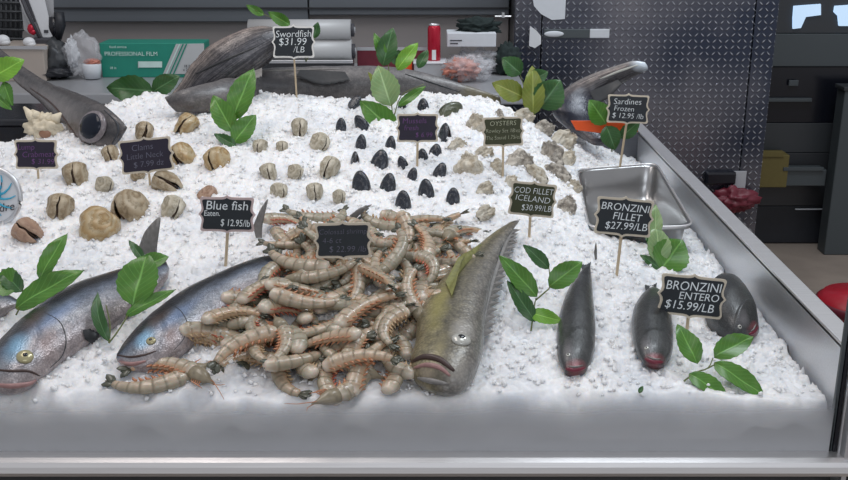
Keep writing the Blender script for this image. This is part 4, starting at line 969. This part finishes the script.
OY = [(476, 127, 22, 70, 10, 'oyster_shell', 'upright pale oyster touching the left edge of the oysters sign'), (458, 146, 16, 70, 80, 'oyster_shell', 'small yellowish oyster left below the oysters sign'),
      (484, 155, 18, 70, 60, 'oyster_shell', 'flat yellowish oyster under the left corner of the oysters sign'), (469, 171, 31, 75, -8, 'oyster_shell', 'large rough cream oyster left of the oysters sign stick'),
      (496, 169, 17, 60, 5, 'oyster_shell', 'narrow oyster beside the foot of the oysters sign stick'), (485, 190, 16, 70, 50, 'oyster_shell', 'small oyster below the large rough cream oyster'),
      (519, 163, 26, 80, 78, 'oyster_grey', 'long curved oyster right of the oysters sign stick'), (536, 176, 22, 70, -45, 'oyster_shell', 'slanting oyster above the cod fillet sign'),
      (544, 130, 20, 75, 75, 'oyster_grey', 'dark-flecked oyster right of the oysters sign'), (563, 142, 26, 80, 72, 'oyster_shell', 'long smooth oyster pointing at the dark fish tail'),
      (552, 156, 25, 75, -10, 'oyster_grey', 'dark craggy oyster below the long smooth oyster'), (568, 159, 16, 70, 30, 'oyster_shell', 'small pale oyster at the right of the craggy one'),
      (557, 175, 24, 75, -60, 'oyster_grey', 'mottled oyster left of the steel pan corner'), (524, 118, 20, 80, 85, 'oyster_shell', 'oyster peeking over the top right of the oysters sign'),
      (499, 115, 10, 60, 0, 'oyster_grey', 'tiny dark oyster above the middle of the oysters sign'), (574, 190, 17, 70, 10, 'oyster_shell', 'pale oyster just left of the steel pan'),
      (511, 182, 13, 70, 40, 'oyster_shell', 'small oyster at the upper left of the cod fillet sign'), (486, 213, 17, 75, 75, 'oyster_shell', 'lowest oyster, above the tail of the olive-brown fish'),
      (567, 207, 20, 75, 20, 'oyster_grey', 'brownish oyster between the cod fillet sign and the pan')]
for i, (x, y, h_, yw, ro, m_, lb) in enumerate(OY): shell('oyster', 'oyster', lb, 'oyster', 'oysters right of the middle', x, y, h_ * 1.25, h_ * 1.25, yw, ro, m_, seed=i % 5 + 1, pitch=-35, open_=.02)

# ------------------------------------------------------------------ shrimp
def shrimp_protos():
    out = []
    for vi, (curl, L, ht) in enumerate(((1.9, .142, 0), (1.0, .148, 0), (2.5, .14, 0), (1.4, .135, 1))):
        N, R = 40, 14; v = []; f = []; at_ = []; C = []; Tn = []
        x = y = 0.0; a = curl * .55
        for i in range(N):
            C.append(Vector((x, y, 0))); Tn.append(Vector((math.cos(a), math.sin(a), 0)))
            x += math.cos(a) * L / N; y += math.sin(a) * L / N; a -= curl / N * (.6 + .8 * i / N)
        off = sum(C, Vector()) / N; C = [c - off for c in C]
        for i in range(N):
            u = i / (N - 1); seg = (u * 6.5) % 1
            rad = .0185 * (1 - .60 * u ** 1.5) * (.92 + .11 * seg ** 2) * (1 if u > .12 else .62 + 3.2 * u)
            nr = Vector((-Tn[i].y, Tn[i].x, 0))
            for k in range(R):
                th = 2 * PI * k / R; v.append(C[i] + nr * math.cos(th) * rad * 1.12 + Vector((0, 0, 1)) * math.sin(th) * rad * .80)
                at_.append((u, math.cos(th) * .5 + .5, math.sin(th) * .5 + .5))
        for i in range(N - 1):
            for k in range(R): k2 = (k + 1) % R; f.append((i * R + k, (i + 1) * R + k, (i + 1) * R + k2, i * R + k2))
        v.append(C[0] - Tn[0] * .004); at_.append((0, .5, .5)); c = len(v) - 1
        for k in range(R): f.append((c, k, (k + 1) % R))
        v.append(C[-1] + Tn[-1] * .003); at_.append((1, .5, .5)); c = len(v) - 1; b = (N - 1) * R
        for k in range(R): f.append((c, b + (k + 1) % R, b + k))
        body = obj('shell_body', v, f, 'shrimp_shell', None, True, attr=at_).data
        # tail fan
        mb = MB(); T = Tn[-1]; nr = Vector((-T.y, T.x, 0))
        for k, (s, z, l) in enumerate(((-.55, .3, .024), (-.25, .6, .026), (.1, 0, .02), (.35, -.5, .026), (.62, -.2, .023))):
            d = (T + nr * s + Vector((0, 0, z * .45))).normalized(); w = d.cross(Vector((0, 0, 1))).normalized()
            p = C[-1]; pts = [p, p + d * l * .4, p + d * l * .8, p + d * l]
            mb.tube(pts, [.003, .006, .0055, .001], 8, .3)
        tail = mb.build('tail_fan', 'shrimp_tail', None, True).data
        # swimming legs along the inner curve
        mb = MB()
        for j in range(7):
            i = 3 + j * 4; p = C[i]; nr = Vector((Tn[i].y, -Tn[i].x, 0))
            for z in (-.005, .005):
                q = p + nr * .012 + Vector((0, 0, z)); e = q + nr * (.012 - j * .0008) + Tn[i] * .009 + Vector((0, 0, z * .5))
                mb.tube([q, (q + e) / 2 + Tn[i] * .002, e], [.0028, .0026, .0008], 6, .6)
        legs = mb.build('swimming_legs', ('shrimp_leg_pale', 'shrimp_leg', 'shrimp_red', 'shrimp_leg')[vi], None, True).data
        parts = [('shell_body', body), ('tail_fan', tail), ('swimming_legs', legs)]
        if ht:
            mb = MB(); p = C[0]; T = -Tn[0]; mb.tube([p - T * .004, p + T * .012, p + T * .028, p + T * .038, p + T * .055], [.0155, .0168, .0125, .006, .0008], 12, .8)
            parts.append(('head', mb.build('head', 'shrimp_head', None, True).data))
            mb = MB()
            for s in (-1, 1):
                mb.tube([p + T * .032, p + T * .05 + Vector((0, 0, .004 * s)), p + T * .075 + Vector((.004, .01 * s, 0)), p + T * .09 + Vector((.006, .022 * s, 0))], [.0012, .001, .0008, .0005], 5)
            nr = Vector((Tn[0].y, -Tn[0].x, 0))
            for j in range(5):
                q = p + T * (.006 + j * .005) + nr * .009; mb.tube([q, q + nr * .012 + T * .008, q + nr * .014 + T * .02], [.0014, .0011, .0005], 5)
            parts.append(('walking_legs', mb.build('walking_legs', 'shrimp_leg', None, True).data))
        for o in list(COL.objects):
            if o.parent is None and o.type == 'MESH' and o.name.split('.')[0] in ('shell_body', 'tail_fan', 'swimming_legs', 'head', 'walking_legs'): bpy.data.objects.remove(o)
        out.append(parts)
    return out
SPR = shrimp_protos()
def shrimp(px, py, h, ang, vi, s, label, flip=0, tilt=(0, 0)):
    p = P(px, py, h); r = empty('shrimp', p, label, 'shrimp', 'raw shrimp in the heap')
    n = Vector((0, -.2, 1)).normalized()
    base = n.to_track_quat('Z', 'Y').to_matrix()
    r.rotation_euler = (base @ Euler((tilt[0], tilt[1], 0)).to_matrix() @ Matrix.Rotation(ang, 3, 'Z') @ Matrix.Rotation(PI if flip else 0, 3, 'X')).to_euler(); r.scale = (s, s, s)
    for nm, me in SPR[vi]:
        o = bpy.data.objects.new(nm, me); COL.objects.link(o); o.parent = r
POLY = [(190, 330), (212, 296), (250, 285), (276, 268), (280, 232), (286, 218), (312, 215), (335, 222), (372, 222), (400, 218), (436, 218), (462, 228), (466, 250), (446, 276), (430, 298), (414, 322), (406, 350), (402, 376), (365, 387), (318, 380), (270, 370), (238, 360), (206, 348)]
def inside(x, y, poly):
    c = False; n = len(poly)
    for i in range(n):
        (x1, y1), (x2, y2) = poly[i], poly[i - 1]
        if (y1 > y) != (y2 > y) and x < (x2 - x1) * (y - y1) / (y2 - y1) + x1: c = not c
    return c
GL = 'raw grey-tan shell-on shrimp piled in the heap on the ice'
def fill(poly, dist, hbase, jit, rng):
    pts = []
    for _ in range(9000):
        x, y = rng.uniform(180, 470), rng.uniform(210, 392)
        d = dist * (.72 + .36 * (y - 215) / 170)
        if inside(x, y, poly) and all((x - a) ** 2 + ((y - b) * 1.25) ** 2 > d * d for a, b in pts): pts.append((x, y))
    for x, y in pts:
        shrimp(x, y, hbase + rng.uniform(0, jit), rng.uniform(0, 2 * PI), rng.choice((0, 0, 1, 1, 2, 3)), rng.uniform(.8, 1.0), GL, rng.random() < .5, (rng.uniform(-.35, .35), rng.uniform(-.35, .35)))
    return len(pts)
rg = random.Random(11)
ct = Vector((325, 300))
n1 = fill(POLY, 24, .006, .008, rg)
poly2 = [tuple(ct + (Vector(p) - ct) * .9) for p in POLY]
n2 = fill(poly2, 29, .020, .010, rg)
poly3 = [tuple(ct + (Vector(p) - ct) * .8) for p in POLY]
n3 = fill(poly3, 38, .038, .008, rg)
print('shrimps', n1, n2, n3)
shrimp(150, 384, .008, PI, 3, 1.0, 'raw shrimp lying alone on the ice in front of the right bluefish chin', 0)
shrimp(165, 366, .014, PI + .1, 3, .95, 'raw shrimp with orange legs lying under the right bluefish mouth', 1)

# ------------------------------------------------------------------ herb sprigs
def leaf(root, pts_plane, bx, by, tx, ty, w, mat, bend=0.0, fold=.25, curve=0.0, notch=0):
    """leaf from base pixel to tip pixel on the sprig's own tilted plane"""
    b = pts_plane(bx, by); t = pts_plane(tx, ty); ax = t - b; L = ax.length; nrm = pts_plane.n
    sd = nrm.cross(ax).normalized(); wid = w * pts_plane.s * 1.3; v = []; f = []; at_ = []; N, M_ = 15, 8
    for i in range(N):
        u = i / (N - 1); prof = math.sin(PI * u ** .82) ** .75 * (1 - .18 * u) if 0 < u < 1 else 0.02
        for j in range(M_ + 1):
            q = (j / M_ - .5) * 2; hw = wid / 2 * prof * (1 + .035 * (1 if i % 2 else -1) * (abs(q) > .9))
            c = b + ax * u + sd * (q * hw + curve * L * math.sin(PI * u)) + nrm * (abs(q) * hw * fold - bend * L * math.sin(PI * u * .9) * -1 + .02 * L * math.sin(u * 9 + q * 2))
            v.append(c + nrm * .0005); at_.append((u, q * .5 + .5, .5))
    k = len(v); v += [x - nrm * .001 for x in v]; at_ += at_
    for i in range(N - 1):
        for j in range(M_):
            a = i * (M_ + 1) + j; q = (a, a + 1, a + M_ + 2, a + M_ + 1); f += [q, tuple(x + k for x in q[::-1])]
    obj('leaf', v, f, mat, root, True, attr=at_)
class Plane:
    def __init__(s, px, py, h=.0, tilt=40, Y=None):
        s.o = P(px, py, h) if Y is None else at(px, py, Y); s.n = Vector((0, -math.cos(math.radians(tilt)), math.sin(math.radians(tilt)))); s.s = scl(s.o)
    def __call__(s, px, py):
        d = ray(px, py); t = (s.o - EYE).dot(s.n) / d.dot(s.n); return EYE + d * t
def sprig(label, plane, stems, leaves, name='leafy_sprig', group='leafy green sprigs on the ice'):
    r = empty(name, plane.o, label, 'sprig', group)
    for st in stems:
        c = catmull([plane(x, y) for x, y in st], 10)
        MB().tube(c, [.0016 * (1 - .04 * i) for i in range(10)], 6).build('stem', 'twig', r, True)
    for lf in leaves: leaf(r, plane, *lf)
sprig('bright green leaves at the far left above the conch', Plane(3, 112, Y=2.7, tilt=20), [[(-6, 110), (0, 90), (4, 80)]],
      [(-6, 78, 25, 60, 20, 'leaf_bright', .1), (4, 82, 13, 106, 11, 'leaf_green', .1), (-4, 96, 12, 110, 8, 'leaf_green', .1)])
sprig('two dark green leaves in front of the green film box', Plane(150, 104, Y=2.98, tilt=15), [[(150, 106), (152, 97), (153, 93)]],
      [(153, 91, 107, 88, 23, 'leaf_dark', .1), (153, 92, 180, 76, 17, 'leaf_dark', .1)])
sprig('tall four-leaf green sprig between the large and small clams', Plane(234, 146, tilt=30), [[(234, 147), (233, 130), (236, 112)]],
      [(233, 120, 254, 69, 22, 'leaf_green', .08), (233, 132, 213, 96, 19, 'leaf_green', .1), (234, 143, 256, 115, 19, 'leaf_green', .05), (236, 146, 214, 134, 9, 'leaf_dark', .05)])
sprig('small leaf tips rising behind the swordfish sign', Plane(300, 60, Y=3.12, tilt=10), [[(306, 62), (296, 35), (275, 20), (255, 10)], [(306, 62), (313, 45), (316, 34)]],
      [(264, 15, 246, 5, 7, 'leaf_green'), (290, 25, 268, 12, 10, 'leaf_green'), (314, 38, 318, 22, 8, 'leaf_dark')])
sprig('tall many-leaved sprig behind the mussels sign', Plane(392, 122, tilt=20), [[(393, 124), (391, 95), (388, 60), (388, 45)], [(394, 116), (402, 95), (424, 84)]],
      [(390, 107, 359, 100, 0.01, 'leaf_dark'), (396, 133, 360, 101, 22, 'leaf_green', .06), (391, 106, 378, 66, 24, 'leaf_pale', .1), (383, 66, 393, 28, 17, 'leaf_dark', .1), (386, 62, 374, 33, 9, 'leaf_green', .1), (397, 70, 418, 43, 13, 'leaf_bright', .1), (400, 66, 398, 50, 14, 'leaf_dark'), (418, 68, 428, 50, 9, 'leaf_dark', .1), (398, 106, 426, 86, 8, 'leaf_green', .05), (391, 104, 368, 72, 9, 'leaf_olive')][1:])
sprig('large dark and olive leaves above the oysters', Plane(532, 116, tilt=15), [[(530, 117), (526, 95), (520, 74)], [(530, 117), (528, 105), (522, 97)]],
      [(521, 74, 502, 58, 17, 'leaf_dark', .1), (523, 97, 492, 83, 18, 'leaf_olive', .1), (533, 115, 532, 66, 19, 'leaf_olive', .1), (540, 108, 560, 80, 27, 'leaf_dark', .1), (528, 82, 548, 72, 14, 'leaf_dark', .1)])
sprig('green leaves around the sardines sign stick', Plane(612, 152, tilt=12, Y=2.90), [[(612, 152), (608, 130), (600, 112)], [(612, 140), (625, 132)]],
      [(606, 124, 589, 100, 19, 'leaf_green', .1), (606, 126, 615, 150, 17, 'leaf_dark', .1), (620, 138, 640, 120, 12, 'leaf_dark', .1)])
sprig('fresh green leaves lying at the left edge over the bluefish', Plane(16, 314, .03, tilt=45), [[(16, 315), (24, 300), (36, 282), (44, 276)]],
      [(40, 280, 68, 234, 17, 'leaf_green', .08), (16, 309, 85, 271, 23, 'leaf_green', .08), (20, 286, -8, 282, 26, 'leaf_green', .1), (22, 292, 2, 270, 16, 'leaf_dark', .1)])
sprig('broad-leaved sprig lying between the two bluefish', Plane(110, 342, .02, tilt=50), [[(109, 343), (120, 328), (131, 308), (138, 280)], [(109, 343), (110, 325), (106, 305)]],
      [(133, 306, 148, 254, 36, 'leaf_green', .06), (140, 268, 169, 257, 18, 'leaf_green', .06), (145, 262, 129, 241, 8, 'leaf_dark', .1), (126, 316, 176, 290, 12, 'leaf_green', .05), (109, 342, 98, 293, 11, 'leaf_dark', .1, .25, .06)])
sprig('five-leaf sprig standing between the olive-brown fish and slim bronzini', Plane(532, 330, .0, tilt=35), [[(531, 331), (534, 308), (536, 298)], [(536, 300), (545, 292), (550, 286), (549, 268)]],
      [(537, 297, 499, 256, 18, 'leaf_green', .06), (549, 269, 523, 245, 12, 'leaf_dark', .08), (549, 287, 582, 262, 20, 'leaf_green', .08), (535, 322, 507, 281, 14, 'leaf_dark', .06), (529, 313, 563, 322, 13, 'leaf_bright', .06)])
sprig('leafy sprig with one round leaf below the bronzini fillet sign', Plane(662, 270, tilt=40), [[(663, 272), (658, 262), (654, 248), (654, 210)]],
      [(661, 270, 682, 240, 31, 'leaf_green', .06), (660, 264, 655, 226, 20, 'leaf_pale', .1), (655, 240, 655, 205, 11, 'leaf_pale', .1), (661, 270, 640, 255, 9, 'leaf_dark', .06), (655, 250, 645, 236, 7, 'leaf_dark', .1)])
sprig('four-leaf green sprig lying in front of the bronzini entero sign', Plane(684, 380, .008, tilt=55), [[(684, 381), (697, 372), (708, 368), (713, 358)], [(708, 368), (716, 364)]],
      [(697, 364, 677, 325, 20, 'leaf_green', .05), (714, 357, 753, 337, 21, 'leaf_green', .05), (714, 363, 766, 399, 20, 'leaf_green', .05), (689, 374, 729, 401, 18, 'leaf_green', .05)])
r = empty('leaf_scrap', P(641, 391), 'tiny torn green leaf scrap on the front of the ice', 'leaf scrap'); pl = Plane(641, 394, .004, 60); leaf(r, pl, 639, 393, 643, 386, 4, 'leaf_dark')

# ------------------------------------------------------------------ chalkboard signs
QU = [(0, 1.12), (.05, 1.06), (.12, 1.02), (.22, 1.0), (.6, .99), (.88, 1.0), (.95, .98), (.99, .90), (.975, .7), (.945, .5), (.935, .34), (.96, .18), (1.05, 0)]
def outline(k=1.0, w=1, h=1, inset=0):
    q = [(x * w, y * h) for x, y in QU]; q2 = [(x, -y) for x, y in q[::-1][1:]]; rt = q + q2; lf = [(-x, y) for x, y in rt[::-1][1:-1]]
    o = rt + lf
    return [(x * (1 - inset / w), y * (1 - inset / h)) for x, y in o]
def sign(label, cx, cy, wp, hp, roll, sx, sy, lines, frame='frame_wood', board='chalkboard', ink='chalk', yaw=0, tilt=10, stick0=None, bold=.0):
    g = P(sx, sy) if stick0 is None else at(sx, sy, stick0)
    r = empty('chalkboard_sign', g, label, 'sign', 'little framed chalkboard price signs')
    c = at(cx, cy, g.y - .002); s = scl(c); w = wp * s / 2 / 1.03; h = hp * s / 2 / 1.07
    M = Matrix.Translation(c) @ Matrix.Rotation(math.radians(yaw), 4, 'Z') @ Matrix.Rotation(-math.radians(tilt), 4, 'X') @ Matrix.Rotation(PI / 2, 4, 'X') @ Matrix.Rotation(math.radians(roll), 4, 'Z')
    MB().prism(outline(1, w, h), -.004, 0, M).build('wooden_frame', frame, r)
    MB().prism(outline(1, w, h, .0048), 0, .0012, M).build('chalk_panel', board, r)
    for t, tx, ty, sz in lines:
        text_mesh(t, sz * h * 1.75, ink, r, M @ Matrix.Translation((tx * w, ty * h, .0016)) @ Matrix.Rotation(random.uniform(-.03, .03), 4, 'Z'), shear=.12, bold=bold - .00028, extrude=.0002, fit=2 * w * (.84 - abs(tx)) )
    b = M @ Vector((0, -h * .9, -.006)); e = Vector(g) + Vector((0, 0, -.03))
    MB().tube([b + (b - e) * .15, b, e], .0032, 8, .6).build('stick', 'stick_wood', r)
    return r
sign('swordfish price sign, topmost chalkboard in front of the rolls', 293.5, 42, 43, 33, 0, 297, 98, [('Swordfish', 0, .5, .36), ('$31.99', -.05, 0, .38), ('/LB', .25, -.5, .32)], 'frame_white')
sign('lump crabmeat sign with violet writing at the far left', 36, 154.5, 44, 31, 0, 38, 182, [('Lump', -.45, .5, .32), ('Crabmeat', .1, 0, .32), ('$ 31.99', .3, -.5, .30)], board='chalkboard_violet', ink='chalk_violet')
sign('clams sign, dark with faint writing among the large brown clams', 146, 155.5, 55, 36, 6, 150, 186, [('Clams', -.1, .5, .30), ('Little Neck', -.05, 0, .28), ('$ 7.99 dz', .05, -.5, .28)], board='chalkboard_violet', ink='chalk_faint')
sign('mussels sign with violet writing beside the tall sprig', 417.5, 128, 43, 30, 0, 417, 168, [('Mussels', -.15, .5, .32), ('fresh', -.3, 0, .30), ('$ 6.99', .3, -.5, .28)], board='chalkboard_violet', ink='chalk_violet')
sign('oysters sign, olive-black board with yellowish writing', 503, 131.5, 42, 31, 2, 503, 176, [('OYSTERS', 0, .55, .26), ('Rowley Set 18/ea', 0, .05, .22), ('The Sound 1.75/ea', 0, -.42, .22)], board='chalkboard_olive', ink='chalk_yellow')
sign('cod fillet Iceland price sign between oysters and steel pan', 532.5, 199.5, 48, 36, -6, 529, 235, [('COD FILLET', 0, .5, .29), ('ICELAND', 0, .02, .29), ('$30.99/LB', .2, -.5, .29)], board='chalkboard_olive')
sign('bronzini fillet price sign in front of the steel pan', 624, 217, 59, 40, -5, 616, 275, [('BRONZINI', 0, .5, .32), ('FILLET', .1, 0, .32), ('$27.99/LB', .1, -.5, .32)], bold=.0002)
sign('sardines price sign at the back right against the diamond plate', 628, 109, 43, 30, -2, 620, 160, [('Sardines', -.05, .5, .34), ('Frozen', -.2, 0, .30), ('$ 12.95 /lb', 0, -.5, .30)], stick0=2.85)
sign('blue fish price sign with bold white writing and pinkish frame', 227, 214.5, 56, 37, -1, 224, 266, [('Blue fish', 0, .5, .42), ('Eaten.', -.55, .05, .26), ('$ 12.95/lb', .3, -.5, .32)], 'frame_pink', bold=.0003)
sign('shrimp sign, dark with faint writing stuck in the shrimp heap', 343, 240.5, 58, 38, 1, 343, 285, [('Colossal shrimp', 0, .5, .24), ('4-6 ct', -.4, .0, .26), ('$ 22.99 /lb', .15, -.5, .28)], ink='chalk_faint')
sign('bronzini entero price sign, nearest chalkboard at the right', 692, 296.5, 68, 44, -6, 687, 327, [('BRONZINI', 0, .48, .36), ('ENTERO', .2, 0, .30), ('$15.99/LB', -.05, -.5, .34)], 'frame_wood', bold=.0002)

# ------------------------------------------------------------------ light
def area(name, loc, tgt, size, sy, power, col):
    d = bpy.data.lights.new(name, 'AREA'); d.shape = 'RECTANGLE'; d.size = size; d.size_y = sy; d.energy = power; d.color = col
    o = bpy.data.objects.new(name, d); COL.objects.link(o); o.location = loc; o.rotation_euler = (Vector(tgt) - Vector(loc)).to_track_quat('-Z', 'Y').to_euler(); return o
area('ceiling_light_left', (-.9, 2.3, 2.3), (-.5, 2.3, 0), 1.6, .7, 16, (1, .92, .88))
area('ceiling_light_right', (.7, 2.4, 2.4), (.5, 2.4, 0), 1.3, .7, 13.5, (.88, .94, 1))
area('shopfront_daylight', (1.0, -1.6, 2.6), (.3, 3.2, .2), 2.4, 1.2, 22, (.86, .92, 1))
area('aisle_lamp', (1.3, 3.4, 2.6), (1.0, 4.2, .9), .8, .4, 30, (.85, .93, 1))  # unseen light added to raise glints on the diamond plate
w = bpy.data.worlds.new('world'); SC.world = w; w.use_nodes = True
bg = w.node_tree.nodes['Background']; bg.inputs[0].default_value = (.88, .89, .94, 1); bg.inputs[1].default_value = .5
